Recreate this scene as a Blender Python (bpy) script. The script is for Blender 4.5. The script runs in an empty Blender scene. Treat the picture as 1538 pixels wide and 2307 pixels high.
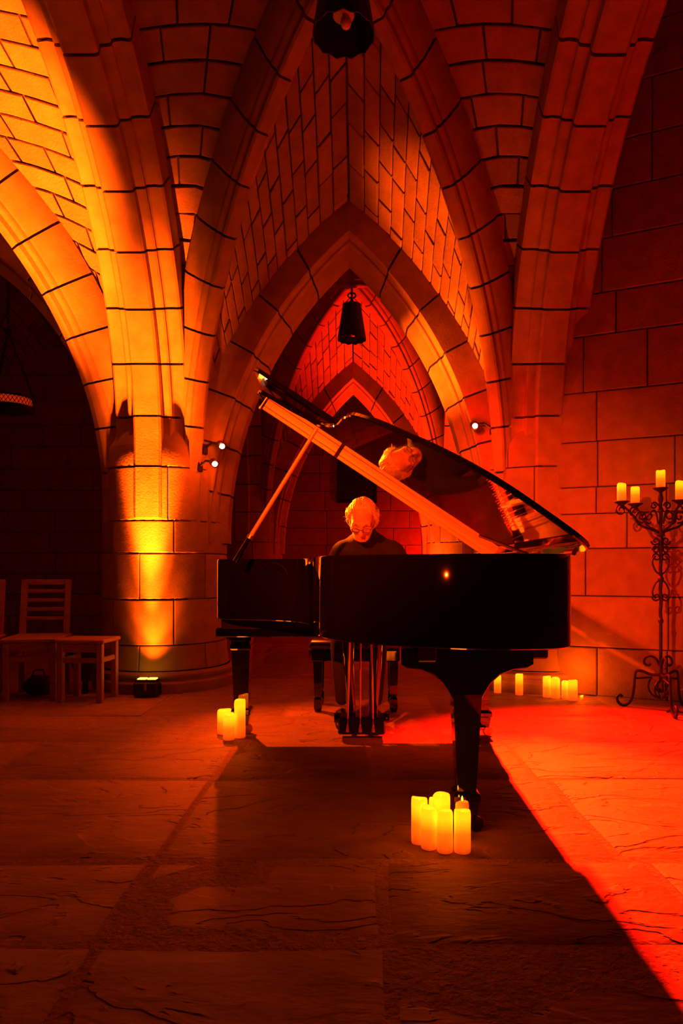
import bpy, bmesh, math, random
from mathutils import Vector, Matrix, noise as mnoise
sin, cos, pi, sqrt = math.sin, math.cos, math.pi, math.sqrt
random.seed(7)
SC = bpy.context.scene
COL = SC.collection

# ------------------------------------------------------------------ camera, world, lights, exposure
W, H = 1538, 2307
F, VX, HY, CAMZ = 1538.0, 808.0, 1281.0, 0.95     # focal length in px, vanishing point, eye height
cam_d = bpy.data.cameras.new('camera')
cam = bpy.data.objects.new('camera', cam_d)
COL.objects.link(cam)
cam.location = (0, 0, CAMZ)
cam.rotation_euler = (pi / 2, 0, 0)
cam_d.sensor_fit = 'VERTICAL'
cam_d.sensor_height = 36
cam_d.lens = 36 * F / H
cam_d.shift_x = (W / 2 - VX) / H
cam_d.shift_y = (HY - H / 2) / H
cam_d.clip_start = 0.05
SC.camera = cam

SC.view_settings.view_transform = 'Standard'
SC.view_settings.look = 'None'
SC.view_settings.gamma = 1
SC.view_settings.use_curve_mapping = False
SC.view_settings.exposure = 0.0
wd = bpy.data.worlds.new('world')
SC.world = wd
wd.use_nodes = True
wd.node_tree.nodes['Background'].inputs[0].default_value = (1.0, 0.035, 0.004, 1)
wd.node_tree.nodes['Background'].inputs[1].default_value = 0.016

WARM = (1.0, 0.09, 0.002)
EMBER = (1.0, 0.058, 0.001)
RED = (1.0, 0.006, 0.001)


def lamp(name, loc, target, power, color, size=60, blend=0.5, rad=0.03):
    d = bpy.data.lights.new(name, 'SPOT')
    d.energy = power
    d.color = color
    d.spot_size = math.radians(size)
    d.spot_blend = blend
    d.shadow_soft_size = rad
    o = bpy.data.objects.new(name, d)
    o.location = loc
    o.rotation_euler = (Vector(target) - Vector(loc)).to_track_quat('-Z', 'Y').to_euler()
    COL.objects.link(o)
    return o


def bulb(name, loc, power, color, rad=0.03):
    d = bpy.data.lights.new(name, 'POINT')
    d.energy = power
    d.color = color
    d.shadow_soft_size = rad
    o = bpy.data.objects.new(name, d)
    o.location = loc
    COL.objects.link(o)
    return o


# clip-on spotlights on the two near columns (their housings are built further down)
SPOT_A = (-1.05, 5.25, 1.89)      # left column, upper, amber
SPOT_B = (-1.095, 5.20, 1.746)    # left column, lower, amber
SPOT_C = (0.894, 5.25, 2.046)     # right column, amber and red
lamp('spot_light_a', (-1.03, 5.26, 1.91), (0.62, 5.62, 2.62), 2600, WARM, 32, 1.0, 0.015)
lamp('spot_light_b', (-1.06, 5.14, 1.72), (-0.25, 3.8, 0.0), 380, EMBER, 58, 1.0, 0.015)
lamp('spot_light_c', (0.895, 5.19, 2.025), (0.90, 2.9, 0.0), 1300, WARM, 35, 1.0, 0.015)
lamp('spot_light_c_red', (0.92, 5.19, 2.0), (1.65, 2.5, 0.0), 6000, RED, 84, 1.0, 0.015)
bulb('spot_spill_a', (-1.06, 5.19, 1.93), 5, EMBER, 0.02)
bulb('spot_spill_b', (-1.10, 5.13, 1.70), 5, EMBER, 0.02)
bulb('spot_spill_c', (0.86, 5.15, 2.03), 10, RED, 0.02)
lamp('spot_light_a_pianist', (-1.02, 5.19, 1.885), (0.02, 4.22, 1.24), 3000, WARM, 22, 1.0, 0.015)
# a front spotlight behind the viewer's left shoulder, aimed at the pianist and the right wall
lamp('spot_light_d', (-1.6, -0.2, 2.42), (0.55, 4.35, 1.05), 2700, (1.0, 0.045, 0.001), 35, 1.0, 0.03)
# uplights on the floor
lamp('uplight_left', (-1.56, 5.07, 0.22), (-1.60, 5.20, 2.0), 1500, WARM, 30, 1.0, 0.02)
lamp('uplight_left_ribs', (-1.56, 5.00, 0.22), (-1.62, 5.26, 2.6), 7000, WARM, 24, 1.0, 0.02)
lamp('uplight_left_mid', (-1.55, 5.07, 0.20), (-1.56, 5.2, 0.75), 170, WARM, 56, 1.0, 0.02)
lamp('uplight_left_wash', (-1.55, 5.07, 0.20), (-1.56, 5.2, 0.5), 34, WARM, 84, 1.0, 0.02)
lamp('uplight_left_aisle', (-1.60, 5.02, 0.22), (-2.35, 4.55, 3.7), 15000, WARM, 27, 0.9, 0.02)
lamp('uplight_right', (0.92, 5.40, 0.22), (0.98, 5.45, 2.2), 300, WARM, 40, 1.0, 0.02)
lamp('uplight_right_web', (0.92, 5.40, 0.22), (0.64, 5.22, 2.9), 2600, WARM, 17, 1.0, 0.02)
lamp('uplight_far', (1.0, 9.36, 0.22), (1.05, 9.42, 2.6), 700, WARM, 60, 1.0, 0.03)
lamp('uplight_far_red', (0.92, 9.55, 0.3), (0.80, 9.2, 3.2), 2800, RED, 62, 1.0, 0.04)
bulb('back_wall_red_fill', (1.30, 11.25, 1.25), 70, RED, 0.05)  # added red light hidden behind the far column, brightens the back wall
# light of the candle flames themselves
bulb('candle_light_wall', (1.60, 4.975, 0.20), 5.0, WARM, 0.03)
bulb('candle_light_tail_leg', (0.29, 2.33, 0.36), 1.6, WARM, 0.05)
bulb('candle_light_front_leg', (-0.76, 3.87, 0.30), 1.2, WARM, 0.04)
bulb('candle_light_candelabra', (2.02, 4.62, 1.62), 0.7, WARM, 0.05)

# ------------------------------------------------------------------ materials
MATS = {}


def nodes_of(name):
    m = bpy.data.materials.new(name)
    m.use_nodes = True
    nt = m.node_tree
    return m, nt, nt.nodes['Principled BSDF']


def stone_mat(name, col, vary=0.18, rough=0.85, bump=0.25, scale=9.0, fine=70.0):
    m, nt, b = nodes_of(name)
    N, L = nt.nodes, nt.links
    tc = N.new('ShaderNodeTexCoord')
    oi = N.new('ShaderNodeObjectInfo')
    add = N.new('ShaderNodeVectorMath'); add.operation = 'ADD'
    sc = N.new('ShaderNodeVectorMath'); sc.operation = 'SCALE'
    comb = N.new('ShaderNodeCombineXYZ')
    for i in range(3):
        L.new(oi.outputs['Random'], comb.inputs[i])
    L.new(comb.outputs[0], sc.inputs[0]); sc.inputs['Scale'].default_value = 13.0
    L.new(tc.outputs['Object'], add.inputs[0]); L.new(sc.outputs[0], add.inputs[1])
    n1 = N.new('ShaderNodeTexNoise'); n1.inputs['Scale'].default_value = scale; n1.inputs['Detail'].default_value = 6
    n2 = N.new('ShaderNodeTexNoise'); n2.inputs['Scale'].default_value = fine; n2.inputs['Detail'].default_value = 4
    L.new(add.outputs[0], n1.inputs['Vector']); L.new(add.outputs[0], n2.inputs['Vector'])
    mr = N.new('ShaderNodeMapRange')
    mr.inputs['To Min'].default_value = 1 - vary; mr.inputs['To Max'].default_value = 1 + vary
    L.new(oi.outputs['Random'], mr.inputs['Value'])
    mr2 = N.new('ShaderNodeMapRange')
    mr2.inputs['From Min'].default_value = .3; mr2.inputs['From Max'].default_value = .7
    mr2.inputs['To Min'].default_value = .82; mr2.inputs['To Max'].default_value = 1.12
    L.new(n1.outputs['Fac'], mr2.inputs['Value'])
    mul = N.new('ShaderNodeMath'); mul.operation = 'MULTIPLY'
    L.new(mr.outputs[0], mul.inputs[0]); L.new(mr2.outputs[0], mul.inputs[1])
    vm = N.new('ShaderNodeVectorMath'); vm.operation = 'SCALE'
    vm.inputs[0].default_value = col
    L.new(mul.outputs[0], vm.inputs['Scale'])
    L.new(vm.outputs[0], b.inputs['Base Color'])
    b.inputs['Roughness'].default_value = rough
    mix = N.new('ShaderNodeMath'); mix.operation = 'ADD'
    L.new(n1.outputs['Fac'], mix.inputs[0]); L.new(n2.outputs['Fac'], mix.inputs[1])
    bp = N.new('ShaderNodeBump'); bp.inputs['Strength'].default_value = bump; bp.inputs['Distance'].default_value = 0.012
    L.new(mix.outputs[0], bp.inputs['Height']); L.new(bp.outputs[0], b.inputs['Normal'])
    MATS[name] = m
    return m


def slate_mat(name, col):
    """cleft-faced flagstone: stepped ridges of split stone"""
    m, nt, b = nodes_of(name)
    N, L = nt.nodes, nt.links
    tc = N.new('ShaderNodeTexCoord')
    oi = N.new('ShaderNodeObjectInfo')
    comb = N.new('ShaderNodeCombineXYZ')
    for i in range(3):
        L.new(oi.outputs['Random'], comb.inputs[i])
    sc = N.new('ShaderNodeVectorMath'); sc.operation = 'SCALE'; sc.inputs['Scale'].default_value = 17.0
    L.new(comb.outputs[0], sc.inputs[0])
    add = N.new('ShaderNodeVectorMath'); add.operation = 'ADD'
    L.new(tc.outputs['Object'], add.inputs[0]); L.new(sc.outputs[0], add.inputs[1])
    mp = N.new('ShaderNodeMapping'); mp.inputs['Scale'].default_value = (1.0, 2.0, 1.0)
    L.new(add.outputs[0], mp.inputs['Vector'])
    big = N.new('ShaderNodeTexNoise'); big.inputs['Scale'].default_value = 1.6; big.inputs['Detail'].default_value = 5
    big.inputs['Distortion'].default_value = 0.6
    L.new(mp.outputs[0], big.inputs['Vector'])
    # terraces
    mt = N.new('ShaderNodeMath'); mt.operation = 'MULTIPLY'; mt.inputs[1].default_value = 9.0
    L.new(big.outputs['Fac'], mt.inputs[0])
    fl = N.new('ShaderNodeMath'); fl.operation = 'FLOOR'; L.new(mt.outputs[0], fl.inputs[0])
    fr = N.new('ShaderNodeMath'); fr.operation = 'FRACT'; L.new(mt.outputs[0], fr.inputs[0])
    pw = N.new('ShaderNodeMath'); pw.operation = 'POWER'; pw.inputs[1].default_value = 14.0; L.new(fr.outputs[0], pw.inputs[0])
    st = N.new('ShaderNodeMath'); st.operation = 'ADD'; L.new(fl.outputs[0], st.inputs[0]); L.new(pw.outputs[0], st.inputs[1])
    fine = N.new('ShaderNodeTexNoise'); fine.inputs['Scale'].default_value = 26; fine.inputs['Detail'].default_value = 8
    L.new(mp.outputs[0], fine.inputs['Vector'])
    mid = N.new('ShaderNodeTexNoise'); mid.inputs['Scale'].default_value = 6; mid.inputs['Detail'].default_value = 5
    L.new(mp.outputs[0], mid.inputs['Vector'])
    a1 = N.new('ShaderNodeMath'); a1.operation = 'MULTIPLY_ADD'; a1.inputs[1].default_value = 0.9
    L.new(mid.outputs['Fac'], a1.inputs[0]); L.new(st.outputs[0], a1.inputs[2])
    a2 = N.new('ShaderNodeMath'); a2.operation = 'MULTIPLY_ADD'; a2.inputs[1].default_value = 0.55
    L.new(fine.outputs['Fac'], a2.inputs[0]); L.new(a1.outputs[0], a2.inputs[2])
    bp = N.new('ShaderNodeBump'); bp.inputs['Strength'].default_value = 0.85; bp.inputs['Distance'].default_value = 0.009
    L.new(a2.outputs[0], bp.inputs['Height']); L.new(bp.outputs[0], b.inputs['Normal'])
    mr = N.new('ShaderNodeMapRange'); mr.inputs['To Min'].default_value = .85; mr.inputs['To Max'].default_value = 1.15
    L.new(oi.outputs['Random'], mr.inputs['Value'])
    mr2 = N.new('ShaderNodeMapRange'); mr2.inputs['From Min'].default_value = .3; mr2.inputs['From Max'].default_value = .7
    mr2.inputs['To Min'].default_value = .78; mr2.inputs['To Max'].default_value = 1.15
    L.new(mid.outputs['Fac'], mr2.inputs['Value'])
    mul = N.new('ShaderNodeMath'); mul.operation = 'MULTIPLY'
    L.new(mr.outputs[0], mul.inputs[0]); L.new(mr2.outputs[0], mul.inputs[1])
    vm = N.new('ShaderNodeVectorMath'); vm.operation = 'SCALE'; vm.inputs[0].default_value = col
    L.new(mul.outputs[0], vm.inputs['Scale']); L.new(vm.outputs[0], b.inputs['Base Color'])
    b.inputs['Roughness'].default_value = 0.62
    MATS[name] = m
    return m


def plain(name, col, rough=0.5, metal=0.0, coat=0.0, noise=0.0, nscale=30.0, spec=0.5, bump=0.0, stretch=None):
    m, nt, b = nodes_of(name)
    b.inputs['Base Color'].default_value = (*col, 1)
    b.inputs['Roughness'].default_value = rough
    b.inputs['Metallic'].default_value = metal
    b.inputs['Coat Weight'].default_value = coat
    b.inputs['Coat Roughness'].default_value = 0.02
    b.inputs['Specular IOR Level'].default_value = spec
    if noise or bump:
        N, L = nt.nodes, nt.links
        tc = N.new('ShaderNodeTexCoord')
        mp = N.new('ShaderNodeMapping')
        if stretch:
            mp.inputs['Scale'].default_value = stretch
        L.new(tc.outputs['Object'], mp.inputs['Vector'])
        n = N.new('ShaderNodeTexNoise'); n.inputs['Scale'].default_value = nscale; n.inputs['Detail'].default_value = 5
        L.new(mp.outputs[0], n.inputs['Vector'])
        mr = N.new('ShaderNodeMapRange'); mr.inputs['From Min'].default_value = .3; mr.inputs['From Max'].default_value = .7
        mr.inputs['To Min'].default_value = 1 - noise; mr.inputs['To Max'].default_value = 1 + noise
        L.new(n.outputs['Fac'], mr.inputs['Value'])
        vm = N.new('ShaderNodeVectorMath'); vm.operation = 'SCALE'; vm.inputs[0].default_value = col
        L.new(mr.outputs[0], vm.inputs['Scale']); L.new(vm.outputs[0], b.inputs['Base Color'])
        if bump:
            bp = N.new('ShaderNodeBump'); bp.inputs['Strength'].default_value = bump; bp.inputs['Distance'].default_value = 0.004
            L.new(n.outputs['Fac'], bp.inputs['Height']); L.new(bp.outputs[0], b.inputs['Normal'])
    MATS[name] = m
    return m


def emit(name, col, strength):
    m, nt, b = nodes_of(name)
    b.inputs['Base Color'].default_value = (*col, 1)
    b.inputs['Emission Color'].default_value = (*col, 1)
    b.inputs['Emission Strength'].default_value = strength
    MATS[name] = m
    return m


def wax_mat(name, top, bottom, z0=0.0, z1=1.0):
    """flame glow inside the wax put into the emission, brighter towards the top; generated coordinates run 0..1 up the candle"""
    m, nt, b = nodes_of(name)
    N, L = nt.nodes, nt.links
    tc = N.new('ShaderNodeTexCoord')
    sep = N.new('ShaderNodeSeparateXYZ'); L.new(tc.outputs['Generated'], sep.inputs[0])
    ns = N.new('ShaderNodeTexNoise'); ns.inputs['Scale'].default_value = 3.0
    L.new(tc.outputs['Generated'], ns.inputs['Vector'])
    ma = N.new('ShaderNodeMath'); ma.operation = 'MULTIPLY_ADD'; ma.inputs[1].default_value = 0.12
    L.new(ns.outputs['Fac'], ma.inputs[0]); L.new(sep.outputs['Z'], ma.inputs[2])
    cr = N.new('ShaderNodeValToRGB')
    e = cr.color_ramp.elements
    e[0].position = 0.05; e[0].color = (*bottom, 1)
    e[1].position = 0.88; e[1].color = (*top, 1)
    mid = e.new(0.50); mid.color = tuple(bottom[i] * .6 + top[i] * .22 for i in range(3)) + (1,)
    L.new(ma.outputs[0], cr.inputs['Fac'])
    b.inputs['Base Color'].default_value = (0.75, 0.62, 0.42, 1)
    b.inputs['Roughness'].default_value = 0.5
    L.new(cr.outputs['Color'], b.inputs['Emission Color'])  # inner glow painted as an emission ramp up the candle
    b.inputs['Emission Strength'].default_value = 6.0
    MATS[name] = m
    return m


STONE = stone_mat('limestone', (0.33, 0.24, 0.16), vary=0.14, bump=0.12)
WEBSTONE = stone_mat('vault_stone', (0.25, 0.175, 0.115), vary=0.20, bump=0.35)
ASHLAR = stone_mat('ashlar', (0.31, 0.225, 0.15), vary=0.13, bump=0.3)
MORTAR = stone_mat('mortar_joint', (0.035, 0.022, 0.014), vary=0.05, scale=20)
DARKSTONE = stone_mat('dark_stone', (0.10, 0.07, 0.048), vary=0.05)  # darker stone colour for the backing of the grille
POINTING = stone_mat('floor_pointing', (0.33, 0.225, 0.145), vary=0.05, bump=0.8, scale=25)
SLATE = slate_mat('flagstone', (0.29, 0.195, 0.125))
LACQUER = plain('black_lacquer', (0.004, 0.003, 0.003), rough=0.045, coat=1.0)
BLACK = plain('black_paint', (0.010, 0.008, 0.007), rough=0.35)
RUBBER = plain('black_rubber', (0.012, 0.011, 0.010), rough=0.6)
FELT = plain('dark_felt', (0.05, 0.008, 0.006), rough=0.95)
BRASS = plain('brass', (0.80, 0.52, 0.20), rough=0.32, metal=1.0)
HINGE = plain('satin_brass', (0.80, 0.50, 0.22), rough=0.5, metal=0.35)
GOLD = plain('gold_plate', (0.62, 0.40, 0.16), rough=0.38, metal=0.5, noise=0.1)
SPRUCE = plain('spruce_soundboard', (0.55, 0.33, 0.15), rough=0.4, noise=0.15, nscale=8, stretch=(12, 1, 1))
STRINGM = plain('steel_string', (0.55, 0.45, 0.36), rough=0.3, metal=1.0)
IVORY = plain('ivory_key', (0.75, 0.70, 0.62), rough=0.25)
IRON = plain('wrought_iron', (0.020, 0.014, 0.011), rough=0.55, metal=0.4, noise=0.3, bump=0.4)
WOOD = plain('oak', (0.36, 0.20, 0.10), rough=0.5, noise=0.2, nscale=14, stretch=(1, 9, 9))
DARKBOX = plain('dark_fabric', (0.030, 0.018, 0.014), rough=0.8, noise=0.2, nscale=60)
KNIT = plain('black_knit', (0.006, 0.005, 0.005), rough=0.9, noise=0.3, nscale=120, bump=0.5)
TROUSER = plain('black_cloth', (0.010, 0.008, 0.008), rough=0.85)
SKIN = plain('skin', (0.56, 0.34, 0.24), rough=0.5, noise=0.08, nscale=40)
HAIR = plain('grey_hair', (0.62, 0.56, 0.48), rough=0.5, noise=0.25, nscale=160, stretch=(1, .25, .25))
BROWM = plain('eyebrow_hair', (0.22, 0.16, 0.12), rough=0.7)
LIP = plain('lip', (0.42, 0.20, 0.15), rough=0.45)
LEATHER = plain('black_leather', (0.012, 0.010, 0.009), rough=0.3)
GLASSM, _nt, _b = nodes_of('spectacle_glass')
_tr = _nt.nodes.new('ShaderNodeBsdfTransparent')
_gl = _nt.nodes.new('ShaderNodeBsdfGlossy'); _gl.inputs['Roughness'].default_value = 0.02
_mx = _nt.nodes.new('ShaderNodeMixShader'); _mx.inputs[0].default_value = 0.06
_nt.links.new(_tr.outputs[0], _mx.inputs[1]); _nt.links.new(_gl.outputs[0], _mx.inputs[2])
_nt.links.new(_mx.outputs[0], _nt.nodes['Material Output'].inputs['Surface'])
LENS = emit('lamp_lens', (1.0, 0.78, 0.45), 60.0)
LEDM = emit('uplight_led', (1.0, 0.42, 0.02), 14.0)
FLAME = emit('flame', (1.0, 0.36, 0.01), 12.0)
GLOWGLASS = emit('amber_glass', (1.0, 0.05, 0.004), 0.38)
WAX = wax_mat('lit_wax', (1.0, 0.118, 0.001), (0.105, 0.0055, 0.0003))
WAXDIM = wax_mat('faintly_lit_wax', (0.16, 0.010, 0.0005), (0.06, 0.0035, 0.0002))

# ------------------------------------------------------------------ helpers


def PX(px, y, d):
    """world point seen at pixel (px, y) at distance d in front of the eye"""
    return Vector(((px - VX) * d / F, d, CAMZ + (HY - y) * d / F))


def obj(name, verts, faces, mat, parent=None, smooth=False, loc=None):
    me = bpy.data.meshes.new(name)
    me.from_pydata([tuple(v) for v in verts], [], faces)
    me.materials.append(mat)
    if smooth:
        me.polygons.foreach_set('use_smooth', [True] * len(me.polygons))
    o = bpy.data.objects.new(name, me)
    if parent is not None:
        o.parent = parent
    if loc is not None:
        o.location = loc
    COL.objects.link(o)
    return o


def thing(name, label, cat, loc=(0, 0, 0), rz=0.0, group=None):
    o = bpy.data.objects.new(name, None)
    o.empty_display_size = 0.1
    o.location = loc
    o.rotation_euler = (0, 0, rz)
    o['label'] = label
    o['category'] = cat
    if group:
        o['group'] = group
    COL.objects.link(o)
    return o


def structure(name, loc=(0, 0, 0)):
    o = bpy.data.objects.new(name, None)
    o.location = loc
    o['kind'] = 'structure'
    COL.objects.link(o)
    return o


class MB:
    """collects shapes for one mesh"""

    def __init__(s):
        s.v, s.f = [], []

    def add(s, vs, fs):
        k = len(s.v)
        s.v += [Vector(v) for v in vs]
        s.f += [tuple(i + k for i in f) for f in fs]
        return s

    def box(s, c, d, bev=0.0, rot=None):
        """bevelled box: centre c, full dims d"""
        x, y, z = d[0] / 2, d[1] / 2, d[2] / 2
        b = min(bev, x * .9, y * .9, z * .9)
        c = Vector(c)
        if b <= 0:
            vs = [Vector((sx * x, sy * y, sz * z)) for sx in (-1, 1) for sy in (-1, 1) for sz in (-1, 1)]
            fs = [(0, 1, 3, 2), (4, 6, 7, 5), (0, 4, 5, 1), (2, 3, 7, 6), (0, 2, 6, 4), (1, 5, 7, 3)]
        else:
            bm = bmesh.new()
            bmesh.ops.create_cube(bm, size=1.0, matrix=Matrix.Diagonal((2 * x, 2 * y, 2 * z, 1)))
            bmesh.ops.bevel(bm, geom=bm.edges[:], offset=b, segments=1, affect='EDGES', profile=0.5)
            bm.verts.index_update()
            vs = [v.co.copy() for v in bm.verts]
            fs = [tuple(v.index for v in f.verts) for f in bm.faces]
            bm.free()
        if rot is not None:
            vs = [rot @ v for v in vs]
        return s.add([v + c for v in vs], fs)

    def lathe(s, prof, n=24, c=(0, 0, 0), cap=True):
        """profile of (r, z)"""
        c = Vector(c)
        vs = []
        for r, z in prof:
            for i in range(n):
                a = 2 * pi * i / n
                vs.append(c + Vector((r * cos(a), r * sin(a), z)))
        fs = []
        for k in range(len(prof) - 1):
            for i in range(n):
                j = (i + 1) % n
                fs.append((k * n + i, k * n + j, (k + 1) * n + j, (k + 1) * n + i))
        if cap:
            fs.append(tuple(range(n))[::-1])
            fs.append(tuple(range((len(prof) - 1) * n, len(prof) * n)))
        return s.add(vs, fs)

    def tube(s, pts, r, n=8, cap=True, flat=1.0):
        """round bar along points; r number or list"""
        pts = [Vector(p) for p in pts]
        rs = r if isinstance(r, (list, tuple)) else [r] * len(pts)
        vs = []
        up = None
        for i, p in enumerate(pts):
            t = (pts[min(i + 1, len(pts) - 1)] - pts[max(i - 1, 0)])
            t = t.normalized() if t.length > 1e-9 else Vector((0, 0, 1))
            if up is None:
                up = t.orthogonal().normalized()
            up = (up - t * up.dot(t))
            up = up.normalized() if up.length > 1e-6 else t.orthogonal().normalized()
            bi = t.cross(up)
            for k in range(n):
                a = 2 * pi * k / n
                vs.append(p + (up * cos(a) + bi * sin(a) * flat) * rs[i])
        fs = []
        for i in range(len(pts) - 1):
            for k in range(n):
                j = (k + 1) % n
                fs.append((i * n + k, i * n + j, (i + 1) * n + j, (i + 1) * n + k))
        if cap:
            fs.append(tuple(range(n))[::-1])
            fs.append(tuple(range((len(pts) - 1) * n, len(pts) * n)))
        return s.add(vs, fs)

    def prism(s, outline, z0, z1, bev=0.0):
        """outline of (x, y), ccw; optional bevelled rims"""
        n = len(outline)
        lv = [(0.0, z0), (0.0, z1)]
        if bev:
            lv = [(bev, z0), (0, z0 + bev), (0, z1 - bev), (bev, z1)]
        cx = sum(p[0] for p in outline) / n
        vs = []
        for ins, z in lv:
            for i in range(n):
                p = Vector((outline[i][0], outline[i][1]))
                if ins:
                    a = Vector(outline[i - 1]); b = Vector(outline[(i + 1) % n])
                    t = (b - a).normalized()
                    p = p + Vector((-t.y, t.x)) * ins
                vs.append((p.x, p.y, z))
        fs = []
        for k in range(len(lv) - 1):
            for i in range(n):
                j = (i + 1) % n
                fs.append((k * n + i, k * n + j, (k + 1) * n + j, (k + 1) * n + i))
        fs.append(tuple(range(n))[::-1])
        fs.append(tuple(range((len(lv) - 1) * n, len(lv) * n)))
        return s.add(vs, fs)

    def xf(s, M):
        s.v = [M @ v for v in s.v]
        return s

    def build(s, name, mat, parent=None, smooth=False, loc=None):
        return obj(name, s.v, s.f, mat, parent, smooth, loc)


def autosmooth(o, deg=40):
    me = o.data
    me.polygons.foreach_set('use_smooth', [True] * len(me.polygons))
    me.set_sharp_from_angle(angle=math.radians(deg))
    return o


def pillow(surf, u0, u1, v0, v1, bu, bv, nu, nv, t=0.05, bev=0.006, lift=0.0, jit=0.0):
    """one dressed stone lying on a curved surface: a face proud of its joints, edges eased, sides going t back"""
    us = [u0, u0] + [u0 + bu + (u1 - u0 - 2 * bu) * i / nu for i in range(nu + 1)] + [u1, u1]
    vs = [v0, v0] + [v0 + bv + (v1 - v0 - 2 * bv) * i / nv for i in range(nv + 1)] + [v1, v1]
    offu = [-t, -bev] + [0.0] * (nu + 1) + [-bev, -t]
    offv = [-t, -bev] + [0.0] * (nv + 1) + [-bev, -t]
    tilt = (random.uniform(-jit, jit), random.uniform(-jit, jit))
    P = []
    nU, nV = len(us), len(vs)
    for i in range(nU):
        for j in range(nV):
            p, n = surf(us[i], vs[j])
            o = min(offu[i], offv[j])
            a = (us[i] - u0) / max(1e-9, u1 - u0) - .5
            b = (vs[j] - v0) / max(1e-9, v1 - v0) - .5
            P.append(p + n * (o + lift + (a * tilt[0] + b * tilt[1])))
    Fs = []
    for i in range(nU - 1):
        for j in range(nV - 1):
            Fs.append((i * nV + j, (i + 1) * nV + j, (i + 1) * nV + j + 1, i * nV + j + 1))
    return P, Fs


# ------------------------------------------------------------------ vault geometry
AX = -0.08
XL, XR = -1.61, 1.45            # column rows either side of the nave
XLL = -5.81                     # next column row, beyond the left aisle
Y0, Y1, Y2 = 1.5, 5.7, 9.9      # transverse rows
YW = 11.9                       # end wall
RC = 0.5                        # column radius


class Arc:
    """half an arch or rib springing from a column: stilted start, then an arc up to its apex"""

    def __init__(s, col, to, z0, rise, zs=1.35, h0=0.49):
        s.c = Vector((col[0], col[1], 0))
        d = Vector((to[0] - col[0], to[1] - col[1], 0))
        s.span = d.length
        s.e = d.normalized()
        s.lat = Vector((-s.e.y, s.e.x, 0))
        s.h0, s.z0, s.zs = h0, z0, zs
        w = s.span - h0
        s.R = (w * w + rise * rise) / (2 * w)
        s.cc = h0 + s.R
        s.stilt = z0 - zs
        s.phi = math.acos(max(-1, min(1, (s.cc - s.span) / s.R)))
        s.L = s.stilt + s.R * s.phi

    def at(s, l, rho=0.0, de=0.0):
        if l < s.stilt:
            h, z = s.h0 - rho, s.zs + l
        else:
            Rr = s.R + rho
            pm = math.acos(max(-1, min(1, (s.cc - s.span) / Rr)))
            tt = (l - s.stilt) / (s.L - s.stilt)
            ph = s.phi * tt + (pm - s.phi) * tt ** 6
            h, z = s.cc - Rr * cos(ph), s.z0 + Rr * sin(ph)
        return s.c + s.e * h + s.lat * de + Vector((0, 0, z))


ARCHP = [(0.0, 0.0), (0.0, 0.088), (0.016, 0.105), (0.080, 0.105), (0.085, 0.155), (0.095, 0.168), (0.115, 0.168),
         (0.127, 0.18), (0.135, 0.222), (0.125, 0.265), (0.137, 0.28), (0.36, 0.28), (0.45, 0.26)]
CROSSP = [(0.0, 0.0), (0.0, 0.075), (0.010, 0.088), (0.062, 0.135), (0.068, 0.172), (0.076, 0.182), (0.092, 0.182),
          (0.100, 0.192), (0.106, 0.230), (0.098, 0.268), (0.108, 0.28), (0.285, 0.28), (0.40, 0.26)]
RIBP = [(0.0, 0.0), (0.0, 0.034), (0.012, 0.048), (0.045, 0.052), (0.058, 0.072), (0.072, 0.080), (0.092, 0.082), (0.11, 0.098), (0.28, 0.145), (0.36, 0.14)]


def full(prof, shrink=0.0):
    a = [(r + shrink, max(0.0, d - shrink)) for r, d in prof]
    return a[::-1][:-1] + [(r, -d) for r, d in a]


def sweep(arc, prof, l0, l1, n):
    vs, fs = [], []
    m = len(prof)
    for i in range(n + 1):
        l = l0 + (l1 - l0) * i / n
        for r, d in prof:
            vs.append(arc.at(l, r, d))
    for i in range(n):
        for k in range(m):
            j = (k + 1) % m
            fs.append((i * m + k, i * m + j, (i + 1) * m + j, (i + 1) * m + k))
    fs.append(tuple(range(m))[::-1])
    fs.append(tuple(range(n * m, (n + 1) * m)))
    return vs, fs


def build_half(arc, prof, parent, origin, length=0.37, first=0.4, start=0.0):
    full_p, core_p = full(prof), full(prof, 0.016)
    o = Vector(origin)
    vs, fs = sweep(arc, core_p, start * arc.L, arc.L, 14)
    obj('mortar', [v - o for v in vs], fs, MORTAR, parent)
    n = max(3, round((arc.L - first) / length))
    cuts = [0.0] + [first + (arc.L - first) * i / n for i in range(n + 1)]
    for i in range(len(cuts) - 1):
        if cuts[i] < start * arc.L:
            continue
        a = cuts[i] + 0.008
        b = cuts[i + 1] - (0.008 if i < len(cuts) - 2 else 0.0)
        g = random.uniform(-0.003, 0.003)
        p2 = [(r + (g if r < .3 else 0), d) for r, d in full_p]
        vs, fs = sweep(arc, p2, a, b, 3)
        ob = obj('voussoir', [v - o for v in vs], fs, STONE, parent)
        autosmooth(ob, 28)


TR_RISE, TR_Z0 = 2.29, 1.20
LO_RISE, LO_Z0 = 2.22, 1.85
DI_RISE, DI_Z0 = 2.30, 2.10


def tr(cx, cy, mx):
    return Arc((cx, cy), (mx, cy), *((TR_Z0, TR_RISE, 1.15, 0.53) if abs(mx - cx) < 1.8 else (1.66, 2.08)))


def lo(cx, cy, my):
    return Arc((cx, cy), (cx, my), LO_Z0, LO_RISE, 1.33, 0.508)


def di(cx, cy, mx, my):
    if abs(mx - cx) < 1.8:
        return Arc((cx + (.08 if mx > cx else -.10), cy), (mx, my), 1.50, 2.66, 1.30, 0.45)
    return Arc((cx + (.08 if mx > cx else -.09), cy), (mx, my), 1.45, 2.72, 1.30, 0.435)


AXL = (XL + XLL) / 2
YM, YF = (Y0 + Y1) / 2, (Y1 + Y2) / 2


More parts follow.
